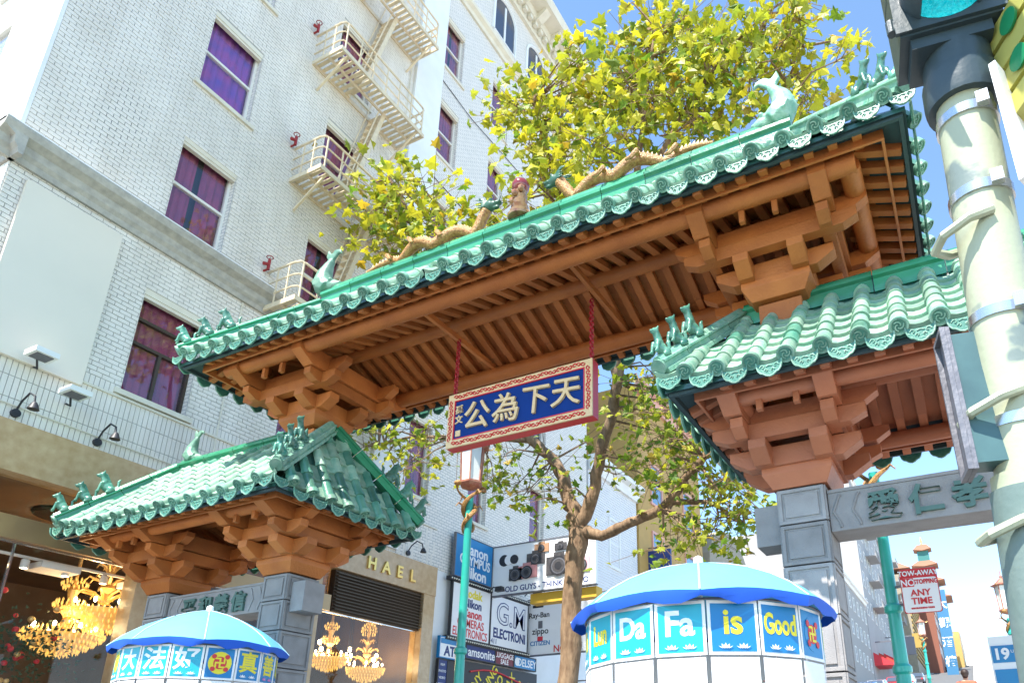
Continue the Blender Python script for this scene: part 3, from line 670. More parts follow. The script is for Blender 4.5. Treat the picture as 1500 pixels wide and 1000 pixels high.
mb = MB(); mb.box(FX-14, FX-.31, 4.12, 4.3, 6.79, 11.2); mb.box(FX-.305, FX-.0145, 4.10, 4.119, 6.79, 11.2); mb.build('south_base', M_bw, hotel)
# ledges
def ledge(y0, y1, z, prof, m1):
    mb = MB(); mb.prism(prof, (FX, y0, z), (1, 0, 0), (0, 0, 1), (0, 1, 0), y1-y0); return mb.build('ledge', m1, hotel)
P1 = [(-.02, -.5), (.06, -.5), (.08, -.40), (.14, -.33), (.16, -.2), (.30, -.12), (.34, -.02), (.34, .02), (-.02, .10)]
ledge(3.78, 12.75, 11.62, P1, M_trimd)
mb = MB(); mb.prism([(-p[0], p[1]) for p in P1], (FX+.30, 4.12, 11.62), (0, 1, 0), (0, 0, 1), (-1, 0, 0), 9); mb.build('ledge', M_trimd, hotel)
mb = MB(); mb.box(FX-.02, FX+.345, 3.775, 12.75, 11.645, 11.665); mb.build('ledge_sunlit_top', M_white, hotel)  # thin white sheet paints in the sun-bright top of the ledge
P2 = [(-.02, -.35), (.08, -.35), (.12, -.2), (.25, -.12), (.28, 0), (-.02, .08)]
ledge(13.95, 24.5, 28.4, P2, M_trim); 
ledge(4.12, 15.5, 7.89, [(-.02, -.02), (.035, -.02), (.035, .02), (-.02, .02)], M_trim)
PC = [(-.02, -1.2), (.15, -1.2), (.2, -.8), (.4, -.75), (.45, -.4), (1.05, -.3), (1.15, 0), (1.15, .12), (-.02, .2)]
ledge(13.95, 24.8, 33.0, PC, M_trim)
for i in range(26): mb = MB(); mb.box(FX+.2, FX+.38, 14.1+i*.41, 14.3+i*.41, 31.98, 32.2); mb.build('dentil', M_trim, hotel)
for i in range(9): mb = MB(); mb.prism([(.15, -.35), (.9, -.3), (.95, -.42), (.5, -.75), (.2, -.8)], (FX, 14.2+i*1.2, 33.0-.02), (1, 0, 0), (0, 0, 1), (0, 1, 0), .35); mb.build('corbel', M_trim, hotel)
# windows
def window(y0, y1, z0, z1, cm, big=False):
    m = MB(); m.box(FX-.20, FX-.19, y0+.05, y1-.05, z0+.05, z1-.05); w = m.build('window', M_glass, hotel)
    f = MB(); d0, d1 = FX-.24, FX-.15; e = .055
    for q in ((y0, y0+e, z0, z1), (y1-e, y1, z0, z1), (y0+e, y1-e, z1-e, z1), (y0+e, y1-e, z0, z0+e)): f.box(d0, d1, q[0], q[1], q[2], q[3])
    zm = (z0+z1)/2; f.box(d0+.0, d1-.01, y0+e, y1-e, zm-.03, zm+.03); f.build('sash', M_sash if not big else M_bronze, w)
    if big: b2 = MB(); b2.box(d0+.002, d1-.012, (y0+y1)/2-.03, (y0+y1)/2+.03, z0+e, zm-.031); b2.box(d0, d1-.005, y0+e, y1-e, z1-.62, z1-.56); b2.build('mullion', M_bronze, w)
    lt = MB(); lt.box(FX-.145, FX-.013, y0, y1, z1-.13, z1-.002); lt.box(FX-.13, FX-.03, y0, y1, z1-.2, z1-.131); lt.build('lintel_board', M_trim, w)
    s = MB(); s.box(FX-.15, FX+.06, y0-.12, y1+.12, z0-.1, z0-.003); s.build('sill', M_trim, w)
    c = MB(); n = 36; vs = [(FX-.275+.024*math.sin(i*1.15+y0*3)+.008*math.sin(i*2.7), y0+.03+(y1-y0-.06)*i/n, z) for z in (z0, z1) for i in range(n+1)]
    g0, g1 = {0: (99, 99), 1: (15, 19), 2: (99, 99), 3: (26, 36), 4: (0, 7)}[int(y0*3+z0) % 5]
    c.add(vs, [(i, i+1, n+2+i, n+1+i) for i in range(n) if not g0 <= i < g1]); c.build('curtain', cm, w, True)
    rv = MB()
    for q in ((y0-.001, y0+.004), (y1-.004, y1+.001)): rv.box(FX-.30, FX-.02, q[0], q[1], z0, z1)
    rv.build('reveal', M_bw, w)
    bk = MB(); bk.box(FX-.42, FX-.40, y0-.1, y1+.1, z0-.1, z1+.1); bk.build('backing', M_dark, w)
for i, w in enumerate(WIN): window(*w[:4], w[4], i == 0)
for y in (17.3, 19.7, 22.2):                    # arched top-storey windows
    m = MB(); pts = [(-.75, 0), (.75, 0), (.75, 1.5)]+[(.75*math.cos(a), 1.5+.75*math.sin(a)) for a in [math.pi*i/10 for i in range(1, 10)]]+[(-.75, 1.5)]
    m.prism(pts, (FX+.002, y, 29.0), (0, 1, 0), (0, 0, 1), (1, 0, 0), .01); w = m.build('window', mat('far_pane', (.05, .06, .09), .1), hotel)
    f = MB(); f.tube([(FX+.03, y+p[0], 29.0+p[1]) for p in pts+[pts[0]]], .07, 5); f.box(FX+.0, FX+.05, y-.05, y+.05, 29, 31); f.build('frame', M_plaster, w)
# blank sign panel, floodlights, gooseneck lamps
pan_t = thing('blank_sign_panel', 'large blank pale grey sign panel fixed to the white brick wall', 'sign', (FX+.05, 5.2, 7.8))
m = MB(); m.box(FX+.015, FX+.09, 4.38, 5.96, 7.78, 10.92); m.build('panel', M_panel, pan_t)
def flood(y, z, face):
    t = MB(); t.box(FX+.25, FX+.60, y-.17, y+.17, z-.04, z+.05); o = t.build('floodlight', mat('white_enamel', (.75, .75, .72), .4), hotel)
    g = MB(); g.box(FX+.30, FX+.55, y-.12, y+.12, z-.052, z-.041); g.build('lens', M_galv, o)
    a = MB(); a.tube([(FX, y+.1, z-.05), (FX+.15, y+.1, z-.12), (FX+.3, y, z-.03)], .018, 6); a.build('bracket', M_dark, o)
flood(5.15, 7.85, 0); flood(5.75, 7.45, 0)
for y in (5.2, 6.45, 8.0, 10.9, 12.6, 14.4):
    m = MB(); m.tube([(FX, y, 6.95), (FX+.12, y, 7.12), (FX+.3, y, 7.22), (FX+.48, y, 7.12), (FX+.52, y, 6.98)], .016, 7); g = m.build('gooseneck_lamp', M_dark, hotel, True)
    m = MB(); m.lathe([(.03, .05), (.05, .02), (.085, -.07), (.08, -.07)], (FX+.53, y, 6.95), 10); m.build('lamp_shade', M_dark, g, True)
    m = MB(); m.lathe([(.0005, -.02), (.07, -.02), (.07, .03), (.0005, .04)], n=12); m.build('wall_plate', M_dark, g, True, basis((0, 1, 0), (0, 0, 1), (1, 0, 0), (FX+.02, y, 6.93)))
for pts in ([(FX+.02, 8.55, 7.0), (FX+.02, 8.55, 11.1)], [(FX+.03, 12.5, 12.), (FX+.03, 12.55, 20.), (FX+.03, 12.6, 29.)], [(FX+.02, 14.0, 19.3), (FX+.04, 17, 19.15), (FX+.02, 20.5, 19.35), (FX+.02, 24, 19.2)], [(FX+.03, 4.6, 7.05), (FX+.03, 8.4, 7.0), (FX+.03, 8.5, 7.05)], [(FX+.02, 13.9, 23.5), (FX+.05, 15.6, 23.3), (FX+.02, 19, 23.6)]):
    m = MB(); m.tube(pts, .014, 6); m.build('conduit', M_bronze if pts[0][1] > 13 else M_trim, hotel)
# fire escapes
def fire_escape(z, y0, y1, flight=None, valve=True):
    x0, x1 = FX, FX+1.05; root = MB()
    root.box(x1-.05, x1, y0, y1, z-.09, z+.03); root.box(x0, x1-.051, y0, y0+.05, z-.09, z+.03); root.box(x0, x1-.051, y1-.05, y1, z-.09, z+.03); root.box(x0, x0+.04, y0+.051, y1-.051, z-.09, z+.03)
    root.box(x0+.5, x0+.54, y0+.051, y1-.051, z-.08, z+.0)
    fe = root.build('fire_escape', M_iron, hotel)
    n = int((y1-y0)/.16)
    sm = MB(); sm.box(x0+.042, x1-.052, -.045, .045, -.012, .012); SM = sm.mesh('slat', M_iron)
    for i in range(n):
        y = y0+.1+(y1-y0-.2)*(i+.5)/n
        if flight and flight[0] < y < flight[1]:
            s2 = MB(); s2.box(x0+.56, x1-.052, y-.045, y+.045, z+.01, z+.034); s2.build('slat', M_iron, fe)
        else: inst('slat', SM, fe, T(0, y, z+.022))
    rl = MB()
    for k, h in enumerate((.30, .62, .95)):
        r_ = .022 if k < 2 else .03
        pts = [(x0, y0+.02, z+h), (x1-.18, y0+.02, z+h), (x1-.06, y0+.06, z+h), (x1-.02, y0+.18, z+h), (x1-.02, y1-.18, z+h), (x1-.06, y1-.06, z+h), (x1-.18, y1-.02, z+h), (x0, y1-.02, z+h)]
        rl.tube(pts, r_, 6)
    m = int((y1-y0)/.5)
    for i in range(m+1):
        y = y0+.12+(y1-y0-.24)*i/m; rl.box(x1-.035, x1-.005, y-.015, y+.015, z, z+.95)
    for y in (y0+.02, y1-.02):
        for x in (x0+.35, x0+.7): rl.box(x-.015, x+.015, y-.012, y+.012, z, z+.95)
    rl.build('railing', M_iron, fe)
    for y in (y0+.25, y1-.25):
        b = MB(); b.bar((x1-.1, y, z-.08), (x0+.02, y, z-.75), .05); b.build('brace', M_iron, fe)
    if valve:
        v = MB(); v.tube([(x0+.14, y0-.10, z+.9), (x0+.14, y0-.10, z+1.25)], .05, 8); v.tube([(x0+.14, y0-.10, z+1.1), (x0+.14, y0-.28, z+1.02)], [.05, .06], 8)
        v.tube([(x0+.14+.1*math.cos(t*.785), y0-.10+.1*math.sin(t*.785), z+1.36) for t in range(9)], .016, 5); v.tube([(x0+.14, y0-.1, z+1.25), (x0+.14, y0-.1, z+1.37)], .015, 5)
        v.tube([(x0-.07, y0-.1, z+.92), (x0+.14, y0-.1, z+.92)], .035, 6); v.build('standpipe_valve', mat('valve_red', (.30, .02, .02), .5), fe, True, T(x0+.14, y0-.1, z+.95) @ Matrix.Scale(.72, 4) @ T(-x0-.14, -y0+.1, -z-.95))
    if flight:                                    # stair from this platform up to the next
        ya, yb, z2 = flight
        A, B = Vector((x0+.3, ya, z)), Vector((x0+.3, yb, z2))
        for dx in (-.24, .24):
            s = MB(); s.bar(A+Vector((dx, 0, 0)), B+Vector((dx, 0, 0)), .04, .12); s.build('stair_stringer', M_iron, fe)
            s = MB(); s.tube([A+Vector((dx, 0, .8)), B+Vector((dx, 0, .8))], .018, 6); s.bar(A+Vector((dx, 0, 0)), A+Vector((dx, 0, .8)), .025); s.build('handrail', M_iron, fe)
        for i in range(13):
            p = A.lerp(B, (i+.5)/13); s = MB(); s.box(p.x-.22, p.x+.22, p.y-.09, p.y+.09, p.z-.012, p.z+.012); s.build('tread', M_iron, fe)
PL = [(11.25, 9.0, 12.0), (15.0, 9.1, 12.2), (18.95, 9.15, 12.35), (22.8, 9.3, 12.6)]
for i, (z, a, b_) in enumerate(PL):
    nz = PL[i+1][0] if i < 3 else 26.6
    fire_escape(z, a, b_, (10.35, 11.25, nz))
# ground-floor shop
mb = MB(); mb.box(FX-.3, FX-.02, 15.6, 24.5, 0, 6.779); mb.build('ground_wall', M_plaster, hotel)
m = MB(); m.box(FX-.25, FX+.10, 4.12, 15.55, 5.98, 6.78); fas = m.build('fascia', M_marble, hotel)
for y in (7.6, 11.2, 15.1): m = MB(); m.box(FX-.3, FX+.08, y, y+.45, 0, 5.979); m.build('pier', M_marble, hotel)
for i, c in enumerate('HAEL'): text(c, .42, mat('brass_letter', (.75, .52, .16), .3, metal=.7), (FX+.12, 13.05+.50*i, 6.33), (0, 1, 0), (1, 0, 0), fas, .03, .012)
m = MB(); m.box(FX-.22, FX+.03, 4.3, 12.0, 4.98, 5.34); m.build('transom_band', M_tan, hotel)
m = MB(); m.box(FX-.15, FX-.13, 4.3, 12.0, 5.35, 5.97); m.build('transom_glass', M_shopglass, hotel)
m = MB(); m.box(FX-.12, FX-.10, 4.3, 15.1, .5, 4.95); sg = m.build('shop_glass', M_shopglass, hotel)
for y in (5.75, 9.4): m = MB(); m.box(FX-.13, FX-.085, y-.012, y+.012, .5, 4.95); m.build('glass_joint', M_steel, sg)
m = MB(); m.box(FX-.14, FX-.07, 4.3, 15.1, 4.955, 4.978); m.build('head_rail', M_steel, hotel)
m = MB(); m.box(FX-.3, FX-.06, 4.3, 15.1, 0, .5); m.build('bulkhead', M_marble, hotel)
lv = MB(); lv.box(FX-.2, FX-.03, 12.1, 15.1, 5.0, 5.97); lvr = lv.build('louvre', M_bronze, hotel)
for i in range(12): m = MB(); z = 5.04+i*.077; m.prism([(0, .0), (.09, -.035), (.09, -.02), (0, .015)], (FX-.03, 12.12, z+.03), (1, 0, 0), (0, 0, 1), (0, 1, 0), 2.96); m.build('slat', mat('louvre_bronze', (.10, .07, .045), .35, metal=.5), lvr)
# interior
m = MB(); m.box(FX-8, FX-.31, 4.36, 15.4, 6.0, 6.1); m.box(FX-8.1, FX-8, 4.36, 15.4, 0, 6.0); m.box(FX-7.99, FX-.31, 4.36, 4.4, 0, 5.99); m.box(FX-7.99, FX-.31, 15.36, 15.4, 0, 5.99)
m.build('shop_interior', mat('shop_wall', (.20, .12, .065), .7, (.12, .07, .04), 1.5, .6, coords='World'), hotel)
for y in (5.2, 6.9, 8.8, 10.8): m = MB(); m.lathe([(.001, 0), (.42, 0), (.46, .04), (.001, .05)], (FX-1.4, y, 5.93), 16); m.build('ceiling_disc', M_bronze, hotel)
trk = MB(); trk.box(FX-.55, FX-.5, 4.6, 12., 4.86, 4.9); trk = trk.build('light_track', M_white, hotel)
for i in range(11):
    y = 4.9+.62*i; m = MB(); m.lathe([(.03, .0), (.06, -.03), (.06, -.16), (.05, -.16)], (FX-.52, y, 4.86), 10); h = m.build('spot_head', M_white, trk, True)
    m = MB(); m.lathe([(.001, -.162), (.048, -.163)], (FX-.52, y, 4.86), 10, False); m.build('spot_bulb', M_bulb, h)
for y in (6.6, 8.1): m = MB(); m.box(FX-.85, FX-.35, y-.3, y+.3, 4.74, 4.84); m.build('ceiling_fitting', M_white, trk)
def chandelier(c, label, kind, sc=1.):
    t = thing('chandelier', label, 'chandelier', c, 'chandeliers in the shop window'); x, y, z = c
    m = MB(); m.tube([(x, y, z+.9*sc), (x, y, 5.98)], .03, 8); m.lathe([(.1*sc, .2*sc), (.06*sc, .4*sc), (.14*sc, .5*sc), (.05*sc, .7*sc), (.1*sc, .9*sc), (.04*sc, 1.0*sc)], c, 14); m.build('stem', M_gold, t, True)
    cr = MB(); n = 46
    tiers = [(.62, 0, 40), (.66, .06, 44), (.60, .12, 40), (.48, .17, 34), (.52, -.08, 40), (.42, -.16, 30), (.30, -.23, 22), (.17, -.28, 14), (.05, -.31, 5), (.22, .55, 18), (.26, .62, 20), (.22, .69, 16), (.17, .95, 14), (.21, 1.02, 16), (.14, 1.1, 10)] if kind == 0 else \
        [(.58, 0, 40), (.56, -.08, 38), (.47, -.17, 32), (.36, -.25, 26), (.22, -.31, 16), (.08, -.35, 6), (.60, .06, 42), (.20, 1.15, 16), (.24, 1.25, 18), (.23, 1.35, 18), (.17, 1.44, 12), (.10, 1.5, 8)]
    for rr, zz, k in tiers:
        for j in range(k):
            a = 2*math.pi*j/k+zz*7; px, py, pz = x+rr*sc*math.cos(a), y+rr*sc*math.sin(a), z+zz*sc; h = .045*sc
            cr.add([(px, py, pz+h), (px+.02*sc, py, pz), (px, py+.02*sc, pz), (px-.02*sc, py, pz), (px, py-.02*sc, pz), (px, py, pz-h*1.3)], [(0, 1, 2), (0, 2, 3), (0, 3, 4), (0, 4, 1), (5, 2, 1), (5, 3, 2), (5, 4, 3), (5, 1, 4)])
    stuff(cr.build('crystal', M_crys, t))
    bw = MB(); bw.lathe([(.05*sc, -.30*sc), (.28*sc, -.22*sc), (.5*sc, -.06*sc), (.58*sc, .06*sc), (.5*sc, .06*sc), (.2*sc, .1*sc)], c, 20); bw.build('bowl', mat('amber_bowl', (.7, .42, .1), .3, metal=.6, emit=(1, .55, .15), es=.18), t, True)
    ld = bpy.data.lights.new('chandelier_light', 'POINT'); ld.energy = 32; ld.color = (1, .72, .38); ld.shadow_soft_size = .35; inst('chandelier_light', ld, t, T(x, y, z+.35*sc))
    if kind:
        for k in range(3):
            for j in range(8):
                a = j*math.pi/4+k*.4; rr = (.42-.1*k)*sc; z0 = z+(.3+.27*k)*sc
                m = MB(); m.tube([(x, y, z0-.1*sc), (x+rr*.5*math.cos(a), y+rr*.5*math.sin(a), z0+.08*sc), (x+rr*math.cos(a), y+rr*math.sin(a), z0+.13*sc), (x+rr*1.15*math.cos(a), y+rr*1.15*math.sin(a), z0+.05*sc)], [.03*sc, .028*sc, .02*sc, .008*sc], 6); m.build('leaf_arm', M_gold, t, True)
    for j in range(8):
        a = j*math.pi/4; m = MB(); m.ball((x+.5*sc*math.cos(a), y+.5*sc*math.sin(a), z+.2*sc), .03*sc, 6, 5, (1, 1, 1.8)); m.build('candle_bulb', M_bulb, t)
c1 = atX(90, 935, FX-1.2); c2 = atX(148, 900, FX-.95)
chandelier(tuple(c1), 'tiered gold crystal chandelier with three drum rings in shop window', 0, .95)
chandelier(tuple(c2), 'gold crystal chandelier with curling leaf arms and crowned top', 1, .95)
chandelier((FX-.9, 13.0, 4.05), 'gold crystal chandelier in the window below the louvre', 0, .8)
chandelier((FX-1.0, 14.35, 3.95), 'small gold leaf-armed chandelier near the marble end pier', 1, .8)
for i in range(9):  # pendants invented to stand for the golden bulbs glowing in this window
    y = 12.5+.3*i; o = thing('added_pendant_lamp', 'small lit pendant bulb added on a black cord under the louvre', 'lamp', (FX-.7-.25*(i % 3), y, 4.3), 'added pendant lamps under the louvre')
    m = MB(); m.tube([(FX-.7-.25*(i % 3), y, 4.45-.1*(i % 4)), (FX-.7-.25*(i % 3), y, 5.98)], .006, 4); m.build('cord', M_dark, o)
    m = MB(); m.ball((FX-.7-.25*(i % 3), y, 4.40-.1*(i % 4)), .045, 8, 6, (1, 1, 1.4)); m.build('bulb', M_bulb, o)
c3 = atX(40, 950, FX-.8)
wr = thing('christmas_garland', 'garland with red baubles hung inside the lighting shop window', 'garland', tuple(c3))
lf = MB()
for i in range(500):
    a = rnd.uniform(0, 6.28); p = c3+Vector((rnd.gauss(0, .12), rnd.gauss(0, .42), rnd.gauss(0, .3))); d = Vector((rnd.gauss(0, 1), rnd.gauss(0, 1), rnd.gauss(0, 1))).normalized()*.07; e = d.orthogonal()*.25
    lf.add([p-e, p+d, p+e], [(0, 1, 2)])
stuff(lf.build('needles', mat('needle_green', (.03, .07, .03), .7), wr))
for i in range(22): m = MB(); p = c3+Vector((rnd.uniform(-.1, .15), rnd.gauss(0, .4), rnd.gauss(0, .3))); m.ball(p, rnd.uniform(.035, .06), 10, 8); m.build('bauble', M_redp if rnd.random() < .75 else M_gold, wr, True)
# ------------------------------------------------------------------ camera shop signs on the hotel wall
M_yp = mat('ochre_board', (.60, .36, .03), .6)
def board(name, label, x, y0, y1, z0, z1, m, rim=M_dark):
    t = thing(name, label, 'sign', (x, (y0+y1)/2, z0)); b = MB(); b.box(x, x+.06, y0, y1, z0, z1); f = b.build('face', m, t)
    e = MB()
    for q in ((y0-.03, y1+.03, z0-.03, z0), (y0-.03, y1+.03, z1, z1+.03), (y0-.03, y0, z0, z1), (y1, y1+.03, z0, z1)): e.box(x-.02, x+.075, *q)
    e.build('rim', rim, t); return t
SX = FX+.14
def ln(t, body, size, m, y, z, bold=.0, sx=1.): return text(body, size, m, (SX+.064, y, z), (0, 1, 0), (1, 0, 0), t, .003, bold, sx)
t = board('shop_sign', 'blue sign listing camera makers in white lettering above the marquee', SX, 16.15, 17.95, 6.72, 7.95, M_bluep, M_galv)
ln(t, 'Canon', .46, M_white, 17.1, 7.62, .012); ln(t, 'OLYMPUS', .40, M_white, 17.1, 7.28, .01, .85); ln(t, 'Nikon', .46, M_white, 17.1, 6.93, .014)
t = board('shop_sign', 'white marquee panel with red words for cameras and electronics', SX, 16.15, 17.95, 5.02, 6.52, M_white)
ln(t, 'Kodak', .34, M_yel, 17.1, 6.32, .01); ln(t, 'Nikon', .34, M_navy, 17.1, 6.03, .01); ln(t, 'Canon', .34, M_redp, 17.1, 5.75, .01)
ln(t, 'CAMERAS', .34, M_redp, 17.05, 5.46, .004, .85); ln(t, 'ELECTRONICS', .34, M_redp, 17.05, 5.18, .004, .75)
t = board('shop_sign', 'white marquee panel with large outlined initials over navy lettering', SX, 18.02, 20.05, 5.02, 6.52, M_white)
ln(t, 'G.M', .95, M_navy, 19.1, 6.02, .02); ln(t, 'G.M', .95, M_white, 19.1, 6.02, -.012).location.x += .004; ln(t, 'ELECTRONI', .40, M_navy, 19.05, 5.40, .012, .85); ln(t, '411', .22, M_navy, 18.2, 5.14)
t = board('shop_sign', 'navy strip sign for luggage below the marquee bulbs', SX, 16.9, 18.3, 4.50, 4.86, M_navy); ln(t, 'amsonite', .36, M_white, 17.65, 4.68, .006)
t = board('shop_sign', 'dark red strip sign for a luggage sale', SX, 18.36, 19.3, 4.50, 4.86, mat('maroon_print', (.18, .02, .04), .5)); ln(t, 'LUGGAGE', .22, M_white, 18.83, 4.77, .004); ln(t, 'SALE', .20, M_white, 18.83, 4.59, .004)
t = board('shop_sign', 'navy strip sign with a round white emblem at its start', SX, 19.36, 20.6, 4.50, 4.86, M_bluep); ln(t, 'DELSEY', .33, M_white, 20.1, 4.68, .006)
m = MB(); m.lathe([(.001, 0), (.13, 0), (.13, .004), (.001, .005)], n=16); m.build('emblem', M_white, t, False, basis((0, 1, 0), (0, 0, 1), (1, 0, 0), (SX+.062, 19.52, 4.68)))
t = board('atm_sign', 'small white and blue cash machine sign by the marble pier', SX, 15.75, 16.75, 4.40, 4.92, M_white, M_bluep); ln(t, 'ATM', .36, M_navy, 16.3, 4.58, .012)
m = MB(); m.box(SX+.061, SX+.066, 15.78, 16.72, 4.76, 4.90); m.build('blue_band', M_bluep, t)
t = board('shop_sign', 'tall navy board listing small white words beside the shop door', SX, 15.75, 16.1, 3.0, 4.32, M_navy)
for i in range(7): ln(t, ('FILM', 'PHOTO', 'VIDEO', 'BATTERIES', 'DIGITAL', 'REPAIR', 'LENSES')[i], .09, M_white, 15.92, 4.2-.17*i)
for z, nm in ((6.60, 'upper'), (4.94, 'lower')):
    t = thing('bulb_strip', 'black marquee strip with a row of bulbs %s the white panels' % ('above' if nm == 'upper' else 'below'), 'light strip', (SX, 18, z), 'marquee bulb strips')
    m = MB(); m.box(SX-.05, SX+.10, 15.95, 20.15, z-.055, z+.055); m.build('strip', M_dark, t)
    for i in range(42): m = MB(); m.ball((SX+.11, 16.02+.1*i, z), .024, 6, 4); m.build('bulb', mat('marquee_bulb', (.9, .88, .75), .3), t)
t = thing('shop_window_display', 'dark shop window printed with slanted yellow brand words', 'window', (SX, 18.5, 1))
m = MB(); m.box(SX-.1, SX+.0, 16.2, 20.8, 1.0, 4.42); m.build('pane', M_dark, t)
for i, w in enumerate(('SONY', 'SAMSUNG', 'CASIO', 'PENTAX', 'Canon', 'Nikon')): text(w, .38, M_yel, (SX+.004, 17.4+.52*i, 3.75), (0, 1, 0), (1, 0, 0), t, .003, .006, rot=R(48))
m = MB(); m.tube([(SX+.02, 17.2+.32*i, 4.15+.12*math.sin(i*.5)) for i in range(11)], .025, 6); m.build('neon_line', M_redp, t)
# projecting billboards facing down the street
def pboard(name, label, Y, x0, x1, z0, z1, m):
    t = thing(name, label, 'billboard', ((x0+x1)/2, Y, z0)); b = MB(); b.box(x0, x1, Y, Y+.12, z0, z1); b.build('face', m, t)
    e = MB()
    for q in ((x0, x1, z0-.035, z0), (x0, x1, z1, z1+.035)): e.box(q[0], q[1], Y-.02, Y+.14, q[2], q[3])
    e.build('rim', M_galv, t); return t
def pl(t, Y, body, size, m, x, z, bold=.004, sx=1.): return text(body, size, m, (x, Y-.004, z), (1, 0, 0), (0, -1, 0), t, .003, bold, sx)
YB = 18.0
t = pboard('camera_billboard', 'white projecting billboard picturing a heap of cameras and lenses', YB, FX+.1, FX+3.75, 6.45, 7.95, M_white)
pl(t, YB, 'OLD GUYS - THINK PHOTO', .24, M_navy, FX+2.1, 6.6, .004, .95)
M_cam = mat('camera_black', (.03, .03, .035), .4, (.10, .09, .09), 12., .6, coords='World')
def cambody(x, z, w, h, lr, m=M_cam):
    b = MB(); b.box(x-w/2, x+w/2, YB-.04, YB-.001, z-h/2, z+h/2); b.box(x-w*.2, x+w*.2, YB-.045, YB-.002, z+h/2, z+h*.72); o = b.build('printed_camera', m, t)
    for k, (rr, mm) in enumerate(((1., M_dark), (.8, M_galv), (.68, M_cam), (.4, M_dark))):
        l = MB(); l.lathe([(.001, 0), (lr*rr, 0), (lr*rr, .012), (.001, .014)], n=18); l.build('printed_lens', mm, o, False, basis((1, 0, 0), (0, 0, 1), (0, -1, 0), (x, YB-.046-.006*k, z-h*.05)))
cambody(FX+2.55, 7.12, .85, .55, .30); cambody(FX+1.45, 7.05, .7, .38, .2, mat('camera_pink', (.5, .22, .22), .5)); cambody(FX+1.75, 7.42, .62, .34, .17)
cambody(FX+1.05, 7.02, .45, .36, .2); cambody(FX+1.95, 7.72, .5, .26, .11, mat('camera_tan', (.4, .22, .12), .5)); cambody(FX+3.3, 7.05, .55, .45, .19, mat('camera_rose', (.65, .38, .42), .5)); cambody(FX+2.6, 7.68, .4, .22, .1)
for i, x in enumerate((.45, .62, .8, .98)):
    l = MB(); l.lathe([(.001, 0), (.2-.02*i, 0), (.2-.02*i, .02+.004*i), (.001, .022+.004*i)], n=18); l.build('printed_lens', (M_white, M_dark, M_white, M_dark)[i], t, False, basis((1, 0, 0), (0, 0, 1), (0, -1, 0), (FX+x, YB-.002, 7.5)))
m = MB(); m.box(FX+1.5, FX+3.7, YB+.13, YB+.5, 6.1, 6.40); m.build('soffit_box', M_yp, t)
YB2 = 20.2
t = pboard('brand_billboard', 'white projecting billboard with scattered small brand marks above a phone number', YB2, FX+.1, FX+3.6, 4.95, 6.72, M_white)
for body, s_, x, z, mm in (('Ray-Ban', .24, .55, 6.15, M_dark), ('tomtom', .22, 1.75, 6.2, M_dark), ('zippo', .28, .6, 5.62, M_dark), ('CITIZEN', .20, .6, 5.27, M_bluep), ('SanDisk', .22, 1.75, 5.27, M_redp), ('SONY', .22, 1.85, 5.1, M_dark), ('NO:220', .30, 1.6, 5.02+.04, M_redp), ('RayBan', .2, 2.8, 6.3, M_dark), ('Canon', .26, 2.85, 5.7, M_redp)): pl(t, YB2, body, s_, mm, FX+x, z+.04)
for x, z, w, h, mm in ((1.75, 6.52, .34, .2, M_redp), (.6, 5.9, .16, .24, M_galv), (1.8, 5.93, .3, .12, M_redp), (1.8, 5.62, .2, .16, M_redp), (.6, 5.44, .2, .16, M_redp), (.5, 6.5, .4, .08, M_dark)): m = MB(); m.box(FX+x-w/2, FX+x+w/2, YB2-.006, YB2-.001, z-h/2, z+h/2); m.build('printed_mark', mm, t)
for k in range(2):
    m = MB(); m.tube([(FX+.1, YB-.1, 6.5), (FX+.5, YB-.35, 6.62), (FX+.75, YB-.4, 6.55)], .02, 6); o = thing('sign_floodlight', 'small black floodlight on an arm under the camera billboard' if k == 0 else 'black floodlight lighting the upper edge of the brand billboard', 'floodlight', (FX+.5, YB-.3, 6.5)) ; 
    dz = -.0 if k == 0 else .35; dy = 0 if k == 0 else 2.1
    m.build('arm', M_dark, o, False, T(0, dy, dz)); h = MB(); h.prism([(-.13, 0), (.13, 0), (.1, .14), (-.1, .14)], (FX+.78, YB-.5, 6.45), (1, 0, 0), (0, 0, 1), (0, 1, 0), .16); h.build('housing', M_dark, o, False, T(0, dy, dz))
t = thing('bag_rack', 'rack of colourful small bags hanging in front of the shop', 'rack', (FX+2.5, 20.6, 1.3))
m = MB()
for z in (4.1, 3.4): m.tube([(FX+1.2, 20.55, z), (FX+4.6, 20.55, z)], .02, 6)
for x in (1.2, 4.6): m.tube([(FX+x, 20.55, gz(0, 20.5)), (FX+x, 20.55, 4.15)], .02, 6)
m.build('rail', M_galv, t)
BC = [(.6, .05, .2), (.7, .3, .35), (.15, .05, .08), (.75, .65, .5), (.5, .02, .05), (.08, .08, .1), (.7, .1, .35)]
for i in range(24):
    b = MB(); x = FX+1.3+.27*(i % 12); z = 3.7 if i < 12 else 3.0; b.prism([(-.1, 0), (.1, 0), (.12, .2), (.08, .3), (-.08, .3), (-.12, .2)], (x, 20.5, z), (1, 0, 0), (0, 0, 1), (0, 1, 0), .09)
    b.tube([(x-.06, 20.55, z+.29), (x, 20.55, z+.40), (x+.06, 20.55, z+.29)], .008, 4); k = i*5 % 7; b.build('bag', mat('bag_%d' % k, BC[k], .6, tuple(c*.6 for c in BC[k]), 14., .6), t)
